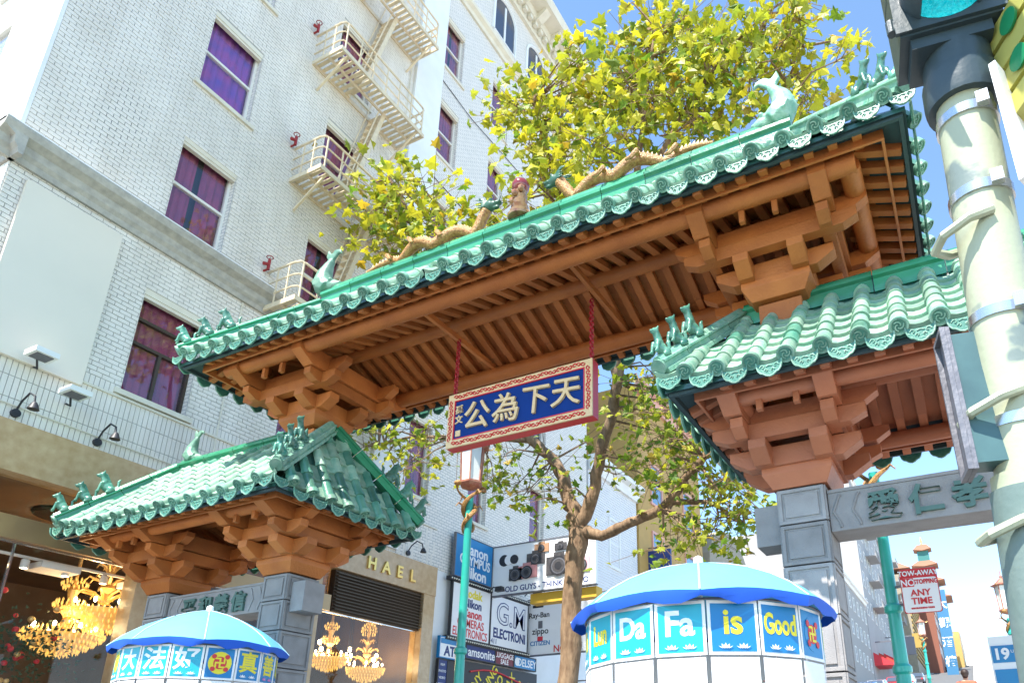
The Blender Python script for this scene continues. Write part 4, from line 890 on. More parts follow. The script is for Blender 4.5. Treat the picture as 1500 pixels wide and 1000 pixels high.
# ------------------------------------------------------------------ street lamps
M_lant = mat('rusty_red_paint', (.30, .07, .05), .6, (.42, .22, .14), 12., .5, coords='World')
def lamp(label, base, H, detail=True):
    t = thing('street_lamp', label, 'street lamp', base, 'green dragon street lamps'); x, y, z0 = base
    m = MB(); pr = [(.19, 0), (.19, .35), (.15, .42), (.115, .5), (.105, 1.6), (.13, 1.63), (.13, 1.70), (.10, 1.74), (.095, 2.5), (.125, 2.53), (.125, 2.6), (.09, 2.64), (.085, 3.3), (.12, 3.33), (.12, 3.4), (.08, 3.44), (.07, H)]
    m.lathe(pr, base, 16); m.build('post', M_teal, t, True)
    zt = z0+H
    for s in (0, math.pi):
        d = MB(); pts = []; rad = []
        for i in range(30):
            q = i/29; a = s+q*7.5; r_ = .10+.03*q+(.16*max(0, q-.7)/.3); pts.append((x+r_*math.cos(a), y+r_*math.sin(a), zt-.75+q*.95)); rad.append(.018+.03*math.sin(math.pi*min(1, q*1.1)))
        d.tube(pts, rad, 7); e = pts[-1]; d.ball(e, .065, 8, 6, (1.2, 1, .9)); d.ball((e[0]+.05*math.cos(a), e[1]+.05*math.sin(a), e[2]-.01), .035, 6, 5)
        for q in (8, 16, 23): p = Vector(pts[q]); c = Vector((p.x-x, p.y-y, 0)).normalized(); d.tube([p, p+c*.1+Vector((0, 0, .05)), p+c*.16-Vector((0, 0, .03))], [.025, .02, .008], 5)
        d.build('dragon', M_dgold, t, True)
    g = MB(); g.lathe([(.05, .0), (.20, .06), (.24, .12), (.24, .16)], (x, y, zt+.12), 6); g.build('lantern_base', M_lant, t)
    g = MB(); g.lathe([(.20, .0), (.235, .75)], (x, y, zt+.28), 6); g.build('lantern_glass', mat('lantern_glass', (.72, .76, .72), .15), t)
    for i in range(6):
        a = i*math.pi/3; f = MB(); f.bar((x+.21*math.cos(a), y+.21*math.sin(a), zt+.27), (x+.245*math.cos(a), y+.245*math.sin(a), zt+1.04), .025); f.build('lantern_rib', M_lant, t)
    g = MB(); g.lathe([(.34, .0), (.36, .03), (.22, .10), (.12, .2), (.04, .27), (.05, .31), (.02, .36), (.012, .5)], (x, y, zt+1.03), 6); rf = g.build('lantern_roof', M_lant, t)
    for i in range(6): a = i*math.pi/3; c = MB(); c.tube([(x+.33*math.cos(a), y+.33*math.sin(a), zt+1.05), (x+.42*math.cos(a), y+.42*math.sin(a), zt+1.07), (x+.46*math.cos(a), y+.46*math.sin(a), zt+1.14)], [.02, .015, .006], 5); c.build('roof_horn', M_gold, rf)
    return t
lamp('teal street lamp with coiled gold dragons standing behind the hanging plaque', (-8.3, 10.8, gz(0, 10.8)), 6.35)
lamp('teal street lamp with gold dragons rising behind the lintel with the parking sign on it', (-.86, 10.5, gz(0, 10.5)), 5.35)
p = atY(1478, 905, 26); lamp('far dragon lamp seen above the blue transit sign', (p.x, p.y, gz(0, 26)), p.z-gz(0, 26))
p = atY(1352, 935, 52); lamp('far dragon lamp in front of the striped cream building', (p.x, p.y, gz(0, 52)), p.z-gz(0, 52))
# parking sign
c = atY(1348, 864, 10.35); sgn = thing('parking_sign', 'red and white sign reading tow-away no stopping any time', 'sign', (c.x, c.y, c.z-.29))
def rrect(w, h, r_=.03): return [(sx*(w/2-r_)+r_*math.cos(a), sy*(h/2-r_)+r_*math.sin(a)) for sx, sy, a0 in ((1, 1, 0), (-1, 1, 90), (-1, -1, 180), (1, -1, 270)) for a in (R(a0), R(a0+45), R(a0+90))]
xd = Vector((1, .12, 0)).normalized(); nd = Vector((.12, -1, 0)).normalized(); zd = Vector((0, 0, 1))
def onsign(name, pts, off, m, par, ox=0, oz=0): b = MB(); b.prism(pts, c+nd*off+xd*ox+zd*oz, xd, zd, nd, .003); return b.build(name, m, par)
m = MB(); m.prism(rrect(.47, .60), c, xd, zd, nd, .004); m.build('plate', M_galv, sgn)
onsign('red_border', rrect(.465, .595), .0045, M_redp, sgn); onsign('white_field', rrect(.445, .46), .008, M_white, sgn, 0, -.06)
onsign('red_block', rrect(.15, .115, .008), .0115, M_redp, sgn, -.14, .11)
for b_, s_, x, z, mm, sx in (('TOW-AWAY', .095, 0, .235, M_white, .9), ('NO', .125, -.14, .11, M_white, .9), ('STOPPING', .085, .08, .115, M_redp, .75), ('ANY', .12, 0, -.03, M_redp, 1), ('TIME', .12, 0, -.14, M_redp, 1), ('SAN FRANCISCO POLICE', .025, 0, -.235, M_redp, 1)):
    text(b_, s_, mm, c+nd*.015+xd*x+zd*z, xd, nd, sgn, .001, .003, sx)
m = MB(); m.bar(c+Vector((-.02, .03, .1)), Vector((-.86, 10.5, c.z+.1)), .03); m.bar(c+Vector((-.02, .03, -.15)), Vector((-.86, 10.5, c.z-.15)), .03); m.build('bracket', M_galv, sgn)
# transit stop sign
c2_ = atY(1484, 972, 9.0); ts = thing('transit_sign', 'blue and white bus stop sign numbered 19 on a thin post', 'sign', (c2_.x, 9.0, 0))
m = MB(); m.box(c2_.x-.20, c2_.x+.22, 8.98, 9.01, c2_.z-.30, c2_.z+.30); m.build('board', M_white, ts)
for z0, z1 in ((.02, .20), (-.2, -.05)): m = MB(); m.box(c2_.x-.185, c2_.x+.205, 8.972, 8.979, c2_.z+z0, c2_.z+z1); m.build('blue_panel', M_bluep, ts)
text('19', .16, M_white, (c2_.x-.08, 8.968, c2_.z+.11), (1, 0, 0), (0, -1, 0), ts, .002, .006); text('UNION SQ', .045, M_white, (c2_.x+.11, 8.968, c2_.z+.13), (1, 0, 0), (0, -1, 0), ts, .002)
m = MB(); m.tube([(c2_.x+.02, 9.05, 0), (c2_.x+.02, 9.05, c2_.z+.3)], .03, 8); m.build('post', M_galv, ts)
# ------------------------------------------------------------------ parasols
LOT = MB()
for i in range(5): a = R(-60+30*i); LOT.prism([(0, 0), (.017, .022), (0, .052), (-.017, .022)], (.012*(i-2), 0, -.012-.0005*abs(i-2)), (math.cos(a), 0, -math.sin(a)*0+0), (math.sin(a), 0, math.cos(a)), (0, -1, 0), .002+.0004*i)
LOTW = LOT.mesh('lotus', M_white); LOTP = LOT.mesh('lotus', mat('pink_print', (.75, .25, .5), .5))
def parasol(c, Rr, ztop, zrim, gnd, seq, sz, cm, label, tilt=0.):
    t = thing('parasol', label, 'parasol', (c[0], c[1], gnd), 'blue parasols with hanging posters'); x, y = c
    face = math.atan2(-y, -x)                    # direction to the camera side
    N = 48; prof = [(0.02, 1), (.12, .96), (.3, .855), (.5, .70), (.7, .49), (.86, .27), (1., .0)]
    m = MB(); vs = []
    for r_, h in prof:
        for j in range(N):
            a = 2*math.pi*j/N+face; k = (j % 6)/6; sag = 1-.075*math.sin(math.pi*k)*r_
            vs.append((x+Rr*r_*sag*math.cos(a), y+Rr*r_*sag*math.sin(a), zrim+(ztop-zrim)*h+(.035*math.sin(math.pi*k)*r_**3)))
    m.add(vs, [(i*N+j, i*N+(j+1) % N, (i+1)*N+(j+1) % N, (i+1)*N+j)[::-1] for i in range(len(prof)-1) for j in range(N)]); can = m.build('canopy', M_umb, t, True)
    m = MB(); vs = []
    for i, (rr, dz) in enumerate(((1., 0.), (.995, -.05), (.98, -.11))):
        for j in range(N):
            a = 2*math.pi*j/N+face; k = (j % 6)/6; sag = 1-.075*math.sin(math.pi*k)
            vs.append((x+Rr*rr*sag*math.cos(a)*1.001, y+Rr*rr*sag*math.sin(a)*1.001, zrim+dz*(.50+.30*math.sin(math.pi*k)+.2*math.sin(j*1.7+x))+.035*math.sin(math.pi*k)+(.008*math.sin(j*2.1) if i == 2 else 0)))
    m.add(vs, [(i*N+j, i*N+(j+1) % N, (i+1)*N+(j+1) % N, (i+1)*N+j)[::-1] for i in range(2) for j in range(N)]); m.build('valance', M_umbd, can, True)
    for j in range(8):
        a = face+j*math.pi/4; m = MB(); m.tube([(x, y, ztop-.03), (x+Rr*.5*math.cos(a), y+Rr*.5*math.sin(a), zrim+(ztop-zrim)*.74-.015), (x+Rr*.99*math.cos(a), y+Rr*.99*math.sin(a), zrim-.01)], .008, 5); m.build('rib', M_galv, t)
        m = MB(); m.tube([(x+Rr*r_*math.cos(a), y+Rr*r_*math.sin(a), zrim+(ztop-zrim)*hh+.004) for r_, hh in prof], .007, 5); m.build('seam', mat('pale_seam', (.45, .66, .76), .7), can)
    m = MB(); m.tube([(x, y, gnd), (x, y, ztop+.06)], .022, 10); m.lathe([(.03, 0), (.045, .02), (.04, .08), (.001, .1)], (x, y, ztop-.02), 10); m.build('pole', M_white, t, True)
    m = MB(); m.lathe([(.28, 0), (.28, .08), (.05, .1)], (x, y, gnd), 16); m.build('base', M_conc, t)
    pr = Rr*.875; h = sz*.92; zc = zrim-.045-h/2
    hoop = MB(); hoop.tube([(x+pr*math.cos(k*math.pi/16), y+pr*math.sin(k*math.pi/16), zc+h/2+.012) for k in range(33)], .009, 5, False); hoop.build('hoop', M_galv, t)
    for k in range(16):
        a0 = face+R(22.5*k+11.25+2); n = Vector((math.cos(a0), math.sin(a0), 0)); xd_ = Vector((-math.sin(a0), math.cos(a0), 0)); ctr = Vector((x, y, zc))+n*pr*.98; w = 2*pr*.98*math.tan(R(11.25))-.012
        b = MB(); b.prism([(-w/2, -h/2), (w/2, -h/2), (w/2, h/2), (-w/2, h/2)], ctr, xd_, zd, n, .004); fr_ = b.build('poster', M_white, t)
        kk = k if k < 8 else k-16; it = seq.get(kk)
        cyan = it[1] if it else M_cyan
        b = MB(); e = .022; b.prism([(-w/2+e, -h/2+e), (w/2-e, -h/2+e), (w/2-e, h/2-e), (-w/2+e, h/2-e)], ctr+n*.0045, xd_, zd, n, .002); b.build('print', cyan, fr_)
        if it and it[0] == '@':
            for r_, mm, o in ((.125, it[2], .007), (.07, M_redp, .0095)): b = MB(); b.prism([(r_*math.cos(q*math.pi/10), r_*math.sin(q*math.pi/10)) for q in range(20)], ctr+n*o, xd_, zd, n, .002); b.build('emblem_disc', mm, fr_)
            text('卍', .13, M_yel, ctr+n*.013, xd_, n, fr_, .001, .004)
            for q in range(4):
                a = R(45+90*q); b = MB(); b.prism([(.026*math.cos(v*math.pi/5), .026*math.sin(v*math.pi/5)) for v in range(10)], ctr+n*.0125+xd_*.098*math.cos(a)+zd*.098*math.sin(a), xd_, zd, n, .002); b.build('emblem_disc', M_redp, fr_)
        elif it:
            text(it[0], it[3], it[2], ctr+n*.008+zd*.035, xd_, n, fr_, .001, .006, it[4])
            for sx in (-1, 1): inst('lotus', LOTW if kk != 2 else LOTP, fr_, basis(xd_, -n, zd, ctr+n*.012+xd_*sx*.062-zd*(h/2-.05)) @ Matrix.Scale(.72, 4))
        b = MB(); b.prism([(-w/2+.01, -h/2-.22), (w/2-.01, -h/2-.22), (w/2-.01, -h/2-.015), (-w/2+.01, -h/2-.015)], ctr, xd_, zd, n, .002); b.build('backing_card', M_white, fr_)
    return t
W_, Y_, C_, B_ = M_white, M_yel, M_cyan, M_bluep
# k runs anticlockwise seen from above: +k is to the viewer's right
parasol((-1.92, 5.6), 1.07, 3.15, 2.70, 0., {-4: ('Fa', C_, Y_, .22, .8), -3: ('Lun', C_, Y_, .20, .7), -2: ('Da', C_, W_, .22, .9), -1: ('Fa', C_, W_, .24, 1), 0: ('is', B_, Y_, .24, 1), 1: ('Good', B_, Y_, .20, .62), 2: ('@', B_, B_), 3: ('法', C_, Y_, .2, .8)}, .40, 0, 'blue parasol ringed with posters in English words')
parasol((-8.50, 5.96), .99, 3.47, 2.98, 0., {-5: ('法', C_, Y_, .22, .9), -4: ('輪', C_, Y_, .24, .9), -3: ('大', C_, W_, .24, .9), -2: ('法', C_, W_, .26, 1), -1: ('好', C_, W_, .26, 1), 0: ('@', B_, Y_), 1: ('真', B_, Y_, .25, 1), 2: ('善', B_, Y_, .25, 1), 3: ('忍', B_, Y_, .25, 1)}, .40, 0, 'blue parasol ringed with posters in Chinese characters')
# ------------------------------------------------------------------ traffic signal on its pole
A_ = atD(1414, 165, 2.72); B2 = atD(1500, 640, 2.36); ax = (A_-B2).normalized()
base = B2-ax*(B2.z/ax.z); topz = atD(1405, 128, 2.75)
sig = thing('traffic_signal', 'cream painted pole carrying a lit green signal head and walk signal', 'traffic light', (base.x, base.y, 0))
def along(z): return base+ax*(z/ax.z)
zt = topz.z
m = MB(); m.tube([along(0), along(2.45), along(2.451), along(zt)], [.125, .118, .104, .099], 24); pole = m.build('pole', M_pole, sig, True)
m = MB(); m.tube([along(0.02), along(2.40)], [.131, .1265], 24); m.build('pole_sleeve', M_poleg, pole, True)
m = MB(); m.tube([along(zt-.10), along(zt-.07), along(zt+.02), along(zt+.021), along(zt+.13)], [.128, .134, .134, .125, .122], 24); m.build('slip_collar', M_sig, pole, True)
for z in (zt-.17, zt-.50, 3.0, 2.62): m = MB(); m.tube([along(z-.018), along(z+.018)], .108, 24); b = m.build('steel_band', M_steel, pole, True); m = MB(); q = along(z); m.cbox(q+Vector((.05, -.105, 0)), (.04, .03, .05)); m.build('buckle', M_steel, b)
def uvw(c, yaw): x = Vector((math.cos(yaw), math.sin(yaw), 0)); y = Vector((-math.sin(yaw), math.cos(yaw), 0)); return basis(x, y, (0, 0, 1), c)
hc = along(zt+.13); HM = uvw((hc.x-.02, hc.y-.04, hc.z+.0), R(8))
m = MB()
for k in range(3):
    z = .03+k*.36; m.box(-.175, .175, -.10, .12, z, z+.345); m.box(-.19, .19, -.115, -.10, z+.01, z+.335)
m.box(-.14, .14, -.08, .10, -.02, .03)
head = m.build('signal_head', M_sig, sig, False, HM)
for k, mm in ((0, M_lens), (1, mat('amber_lens', (.25, .12, .01), .2)), (2, mat('red_lens', (.25, .02, .02), .2))):
    z = .03+k*.36+.17; l = MB(); vs = [(.145*r_*math.cos(a), -.117-.03*(1-r_*r_), z+.145*r_*math.sin(a)) for r_ in (.001, .4, .7, .9, 1.) for a in [2*math.pi*j/24 for j in range(24)]]
    l.add(vs, [(i*24+j, (i+1)*24+j, (i+1)*24+(j+1) % 24, i*24+(j+1) % 24) for i in range(4) for j in range(24)]); l.build('lens', mm, head, True, HM)
    v = MB(); vs = []; a0, a1 = R(-50), R(230)
    for y_, rr in ((-.116, .158), (-.36, .152)):
        for j in range(21): a = a0+(a1-a0)*j/20; vs.append((rr*math.cos(a), y_+(.10 if False else 0)*1, z+rr*math.sin(a)))
    for y_, rr in ((-.116, .150), (-.36, .144)):
        for j in range(21): a = a0+(a1-a0)*j/20; vs.append((rr*math.cos(a), y_, z+rr*math.sin(a)))
    v.add(vs, [(j, j+1, 21+j+1, 21+j) for j in range(20)]+[(42+j, 63+j, 63+j+1, 42+j+1) for j in range(20)]+[(21+j, 21+j+1, 63+j+1, 63+j) for j in range(20)]+[(0, 21, 63, 42), (20, 62, 83, 41)]); v.build('visor', M_sig, head, True, HM)
for sx in (-1, 1): l = MB(); l.tube([(sx*.2, -.10, .06), (sx*.2, -.10, .12)], .018, 8); l.box(min(sx*.175, sx*.21), max(sx*.175, sx*.21), -.115, -.085, .07, .11); l.build('hinge', M_sig, head, True, HM)
wc = atD(1447, 585, 2.42); WMx = uvw(wc, R(-78)) @ Matrix.Rotation(R(-2), 4, 'Y')
m = MB(); m.box(-.045, .045, -.085, .02, -.24, .24); wk = m.build('walk_signal', mat('seafoam_enamel', (.07, .15, .15), .4, (.03, .07, .08), 6., .6), sig, False, WMx)
for q in ((-.06, .06, -.10, -.086, -.265, .265),): m = MB(); m.box(*q); m.build('door_frame', M_galv, wk, False, WMx)
m = MB()
for q in ((-.062, -.05, -.118, -.101, -.265, .265), (.05, .062, -.118, -.101, -.265, .265), (-.049, .049, -.118, -.101, .25, .265), (-.049, .049, -.118, -.101, -.265, -.25)): m.box(*q)
m.build('visor', M_galv, wk, False, WMx)
for z in (-.16, .16): m = MB(); m.lathe([(.012, 0), (.012, .01), (.004, .016)], n=8); m.build('bolt', M_steel, wk, False, WMx @ T(-.06, -.093, z) @ Matrix.Rotation(R(-90), 4, 'Y'))
for z, dz in ((zt-.62, -.05), (2.70, -.05), (2.30, -.05)):
    p0 = along(z); d = Vector((-.9, -.35, 0)).normalized(); sdv = Vector((-d.y, d.x, 0))
    m = MB(); m.tube([p0+sdv*.105+d*.02, p0+sdv*.10+d*.10+zd*dz*.5, p0+sdv*.045+d*.17+zd*dz, p0-sdv*.045+d*.17+zd*dz, p0-sdv*.10+d*.10+zd*dz*.5, p0-sdv*.105+d*.02], .017, 8); m.build('mounting_loop', M_pole, pole, True)
pc = along(zt-.33); m = MB(); PMx = uvw((pc.x+.15, pc.y-.06, pc.z), R(-25)); m.box(-.012, .012, -.11, .11, -.26, .26); pt = m.build('sign_plate', M_white, sig, False, PMx)
for z in (.1, -.12): m = MB(); m.ball((-.012, -.05, z), .014, 8, 6); m.build('bolt', mat('rusty_bolt', (.3, .12, .04), .6), pt, False, PMx)
yh = atD(1500, 55, 2.6); YM = uvw(yh, R(30)); m = MB()
for k in range(4): m.box(-.06, .25, -.12+.0*k, .12, -.30+.11*k, -.30+.11*k+.085); m.box(-.045, .24, -.105, .105, -.30+.11*k+.085, -.30+.11*k+.111)
yb = m.build('ribbed_backplate', mat('olive_yellow', (.42, .40, .10), .5), sig, False, YM)
for k in range(2): m = MB(); m.lathe([(.001, 0), (.04, 0), (.045, .012), (.001, .016)], n=16); m.build('green_knob', mat('green_knob', (.01, .22, .08), .4), yb, True, YM @ T(-.062, -.03, -.14+.11*k*1.6) @ Matrix.Rotation(R(-90), 4, 'Y'))
# ------------------------------------------------------------------ plane tree
tree = thing('plane_tree', 'plane tree with forked trunk and yellow-green leaves behind the gate', 'tree', (-7.2, 12.9, gz(0, 12.9)))
def PX(px, py, Y): return atY(px, py, Y)
b0 = PX(833, 990, 12.9); root_ = Vector((b0.x-.05, b0.y, gz(0, 12.9)-.1))
fork = PX(848, 775, 12.9)
limbs = [([root_, b0, PX(836, 880, 12.9), fork], [.27, .215, .20, .215]),
 ([fork, PX(868, 725, 12.8), PX(884, 650, 12.6), PX(905, 560, 12.2), PX(918, 440, 11.6), PX(930, 300, 11.), PX(945, 150, 10.6), PX(960, 40, 10.4)], [.16, .135, .12, .115, .10, .08, .055, .03]),
 ([fork, PX(835, 730, 13.), PX(815, 680, 13.), PX(780, 645, 12.8), PX(720, 560, 12.2), PX(660, 430, 11.4), PX(610, 330, 11.), PX(570, 260, 10.8)], [.2, .16, .13, .11, .09, .07, .05, .025]),
 ([fork, PX(880, 785, 12.8), PX(925, 765, 12.6), PX(970, 745, 12.5), PX(1005, 700, 12.4), PX(1050, 650, 12.3), PX(1075, 560, 12.), PX(1100, 400, 11.4), PX(1130, 200, 10.9), PX(1170, 70, 10.6)], [.135, .115, .10, .095, .085, .07, .06, .05, .035, .02]),
 ([PX(925, 765, 12.6), PX(985, 735, 12.9), PX(1040, 735, 13.2), PX(1090, 765, 13.4)], [.09, .07, .05, .02]),
 ([PX(905, 560, 12.2), PX(850, 400, 11.6), PX(810, 250, 11.), PX(780, 150, 10.8)], [.08, .06, .045, .02]),
 ([PX(930, 300, 11.), PX(1000, 170, 10.6), PX(1060, 80, 10.4), PX(1120, 20, 10.3)], [.07, .05, .035, .015]),
 ([PX(780, 645, 12.8), PX(680, 640, 12.6), PX(600, 640, 12.4), PX(555, 650, 12.3)], [.07, .05, .03, .015])]
ends = []
for i, (pts, rad) in enumerate(limbs):
    P = []; RD = []
    for k in range(len(pts)-1):
        for s in range(5):
            q = s/5; p = pts[k].lerp(pts[k+1], q); w = .045*rad[k]/.15
            P.append(p+Vector((rnd.uniform(-w, w), rnd.uniform(-w, w), 0))); RD.append((rad[k]*(1-q)+rad[k+1]*q)*rnd.uniform(.93, 1.08))
    P.append(pts[-1]); RD.append(rad[-1]); m = MB(); m.tube(P, RD, 12); m.build('trunk' if i == 0 else 'limb', M_bark, tree, True)
    if i: ends += P[3:]
def leaf_mat():
    m = bpy.data.materials.new('plane_leaf'); m.use_nodes = True; t = m.node_tree; b = t.nodes['Principled BSDF']; b.inputs['Roughness'].default_value = .5
    a = t.nodes.new('ShaderNodeAttribute'); a.attribute_name = 'leafcol'; t.links.new(a.outputs['Color'], b.inputs['Base Color'])
    tr = t.nodes.new('ShaderNodeBsdfTranslucent'); t.links.new(a.outputs['Color'], tr.inputs[0]); mx = t.nodes.new('ShaderNodeMixShader'); mx.inputs[0].default_value = .45
    t.links.new(b.outputs[0], mx.inputs[1]); t.links.new(tr.outputs[0], mx.inputs[2]); t.links.new(mx.outputs[0], t.nodes['Material Output'].inputs[0]); return m
M_leaf = leaf_mat()
LP = [(0, -.1), (.16, .02), (.46, -.04), (.34, .2), (.5, .42), (.24, .44), (.2, .62), (0, .95), (-.2, .62), (-.24, .44), (-.5, .42), (-.34, .2), (-.46, -.04), (-.16, .02)]
crown = MB(); lcol = []; twigs = MB()
def leaves(c, n, rad, sz, yel):
    near = min(ends, key=lambda e: (e-c).length); mid = near.lerp(c, .55)+Vector((rnd.gauss(0, .15), rnd.gauss(0, .15), .1))
    twigs.tube([near, mid, c], [.03, .016, .006], 5)
    for i in range(n):
        d = Vector((rnd.gauss(0, 1), rnd.gauss(0, 1), rnd.gauss(0, .75))); p = c+d*rad*.5
        if i % 3 == 0: twigs.tube([c.lerp(mid, rnd.random()*.5), p], [.008, .004], 4)
        nrm = Vector((rnd.gauss(0, .7), rnd.gauss(-.25, .7), rnd.gauss(.55, .6))).normalized(); x = nrm.orthogonal().normalized(); x.rotate(Matrix.Rotation(rnd.uniform(0, 6.28), 3, nrm)); y = nrm.cross(x)
        s = sz*rnd.choice((.55, .75, .9, 1., 1.2, 1.35))*rnd.uniform(.9, 1.1); dr = nrm*(-.12*s); cu, cu2 = rnd.uniform(-.6, 1.8), rnd.uniform(-.5, 2.)
        vs = [p+nrm*.02]+[p+x*a*s+y*(b_-.35)*s+dr*(abs(a)*3.2*cu+abs(b_-.35)*1.6*cu2) for a, b_ in LP]; k = len(LP)
        crown.add(vs, [(0, 1+j, 1+(j+1) % k) for j in range(k)])
        q = rnd.random(); base_ = Vector((.13, .25, .02)).lerp(Vector((.62, .56, .03)), min(1, max(0, yel+rnd.gauss(0, .28)))); base_ = base_.lerp(Vector((.55, .25, .03)), .5 if q > .95 else 0)*rnd.uniform(.7, 1.15)
        lcol.extend([(*base_, 1)]*(k*3))
def region(px, py, Y, rx, ry, n, per, rad, sz, yel, dY=.7):
    for i in range(n):
        a = rnd.uniform(0, 6.28); q = math.sqrt(rnd.random()); leaves(PX(px+rx*q*math.cos(a), py+ry*q*math.sin(a), Y+rnd.gauss(0, dY)), per, rad, sz, yel)
for a in [(600, 320, 10.9, 75, 70, 26, 24, .85, .23, .55), (690, 345, 10.8, 60, 50, 16, 24, .8, .23, .55), (780, 230, 10.8, 75, 95, 22, 24, .85, .24, .65), (880, 160, 10.7, 95, 95, 27, 24, .85, .24, .6), (980, 120, 10.6, 95, 95, 25, 24, .85, .24, .55),
          (1080, 60, 10.5, 95, 60, 19, 24, .85, .24, .55), (1160, 60, 10.5, 50, 70, 9, 20, .7, .23, .6), (1060, 160, 10.8, 60, 50, 8, 20, .7, .23, .5), (1190, 165, 10.9, 40, 40, 7, 14, .6, .22, .8), (1245, 75, 10.6, 18, 14, 3, 12, .4, .2, .85), (860, 70, 10.6, 30, 20, 5, 14, .5, .22, .7),(935, 12, 10.6, 20, 10, 2, 10, .4, .22, .9),
          (590, 655, 12.2, 70, 45, 15, 18, .85, .17, .5), (560, 600, 12.0, 40, 20, 8, 20, .7, .2, .4), (790, 690, 12.9, 45, 50, 8, 18, .85, .17, .3), (960, 640, 12.7, 85, 75, 19, 20, .9, .165, .35), (1050, 660, 12.6, 75, 90, 22, 20, .9, .165, .4), (1000, 790, 12.8, 50, 30, 7, 16, .7, .17, .3), (1080, 740, 13., 40, 50, 9, 18, .8, .165, .35), (735, 720, 12.7, 25, 60, 5, 14, .6, .17, .3), (990, 560, 12.2, 60, 40, 10, 18, .85, .17, .4)]: region(*a)
cr = crown.mesh('crown', M_leaf); ca = cr.color_attributes.new('leafcol', 'FLOAT_COLOR', 'CORNER'); ca.data.foreach_set('color', [v for c_ in lcol for v in c_])
stuff(inst('crown', cr, tree)); stuff(twigs.build('twigs', M_bark, tree))
# ------------------------------------------------------------------ buildings up the street
M_far = mat('far_window', (.06, .08, .11), .15)
def block(name, label, x1, y0, y1, ztop, m, wcol=M_far, w=(1.0, 1.7), dy=2.4, dzf=3.4, trim=M_plaster, depth=9, zfirst=4.0, wins=True, cornice=True):
    zb = gz(0, y0)-.2; t = thing(name, label, 'building', (x1-depth/2, (y0+y1)/2, zb)); b = MB(); b.box(x1-depth, x1, y0, y1, zb, ztop); b.build('wall', m, t)
    if cornice: c = MB(); c.prism([(0, -.5), (.15, -.5), (.25, -.15), (.5, -.05), (.5, .15), (0, .15)], (x1+.001, y0, ztop), (1, 0, 0), (0, 0, 1), (0, 1, 0), y1-y0); c.build('cornice', trim, t)
    if not wins: return t
    wm = MB(); wm.box(-.12, .004, -w[0]/2, w[0]/2, 0, w[1]); WMs = wm.mesh('window', wcol)
    f = MB(); e = .09
    for q in ((-w[0]/2-e, -w[0]/2, 0, w[1]), (w[0]/2, w[0]/2+e, 0, w[1]), (-w[0]/2-e, w[0]/2+e, w[1], w[1]+e*1.4), (-w[0]/2-e*1.5, w[0]/2+e*1.5, -e*1.3, 0)): f.box(-.02, .07, *q)
    f.box(-.0, .03, -w[0]/2, w[0]/2, w[1]/2-.04, w[1]/2+.04); FM = f.mesh('window_frame', trim)
    z = gz(0, (y0+y1)/2)+zfirst
    while z+w[1]+.8 < ztop:
        n = int((y1-y0-.6)/dy)
        for i in range(n): q = y0+(y1-y0)*(i+.5)/n; o = inst('window', WMs, t, T(x1, q, z)); inst('window_frame', FM, o, T(x1, q, z))
        z += dzf
    return t
M_sid = mat('white_siding', (.74, .74, .74), .6, (.68, .68, .69), 2., .6, coords='World')
t = block('clapboard_house', 'white clapboard building between the hotel and the ochre one', -13.05, 24.7, 29.5, 13.6, M_sid, w=(.9, 2.0))
cb = MB(); cb.prism([(0, 0), (.035, 0), (.012, .115), (0, .115)], (0, 0, 0), (1, 0, 0), (0, 0, 1), (0, 1, 0), 4.8); CB = cb.mesh('clapboard', M_sid)
for i in range(100): inst('clapboard', CB, t, T(-13.048, 24.7, 2.0+i*.115))
M_och = mat('ochre_stucco', (.50, .31, .09), .7, (.42, .26, .08), 2., .6, .1, 20., coords='World')
t = block('ochre_building', 'ochre stucco building with pale blue windows behind the plane tree', -12.95, 29.6, 38.6, 19.5, M_och, mat('blue_pane', (.16, .28, .42), .15), (1.3, 2.0), 3., 3.6, mat('pink_trim', (.66, .36, .30), .6), zfirst=3.6)
gs = thing('gallery_sign', 'navy projecting sign reading Gallery on the ochre building', 'sign', (-12.2, 30.6, 8.7)); p = atY(958, 838, 30.6)
m = MB(); m.box(p.x-.85, p.x+.85, 30.6, 30.75, p.z-1.05, p.z+1.05); m.build('board', M_navy, gs); text('Gallery', .72, mat('pale_yellow', (.75, .72, .4), .5), (p.x, 30.59, p.z-.1), (1, 0, 0), (0, -1, 0), gs, .004, .01, .62)
m = MB(); m.bar((-13, 30.67, p.z+1.2), (p.x+.8, 30.67, p.z+1.2), .06); m.build('bracket', M_dark, gs)
M_crm = mat('cream_stucco', (.33, .28, .20), .7, (.27, .23, .17), 2., .6, coords='World')
t = block('gabled_building', 'cream building with a rounded gable beyond the ochre one', -13., 38.8, 50, 12.2, M_crm, w=(1.1, 1.6), dy=2.8)
m = MB(); m.prism([(-4.6, 0)]+[(-4.4*math.cos(math.pi*i/12), .4+3.0*math.sin(math.pi*i/12)) for i in range(13)]+[(4.6, 0)], (-12.98, 44.3, 12.2), (0, 1, 0), (0, 0, 1), (-1, 0, 0), .6); m.build('gable', M_crm, t)
block('brick_walkup', 'low dull red walk-up building beyond the rounded gable', -13., 50.2, 70, 14.5, mat('dull_red_brick', (.30, .14, .11), .8, (.38, .2, .16), 3., .6, coords='World'), dy=2.6)
block('plain_block', 'plain pale grey apartment block below the white bay-windowed one', -13., 70.2, 112, 23.5, mat('pale_grey', (.30, .29, .28), .7), dy=3.2)
M_wfar = mat('white_render', (.34, .33, .33), .7, (.27, .27, .27), .3, .6, coords='World')
t = block('white_apartments', 'tall white apartment block with fire balconies and red awnings', -13., 112.5, 172, 44, M_wfar, w=(1.5, 2.3), dy=4.4, dzf=4.2, zfirst=7)
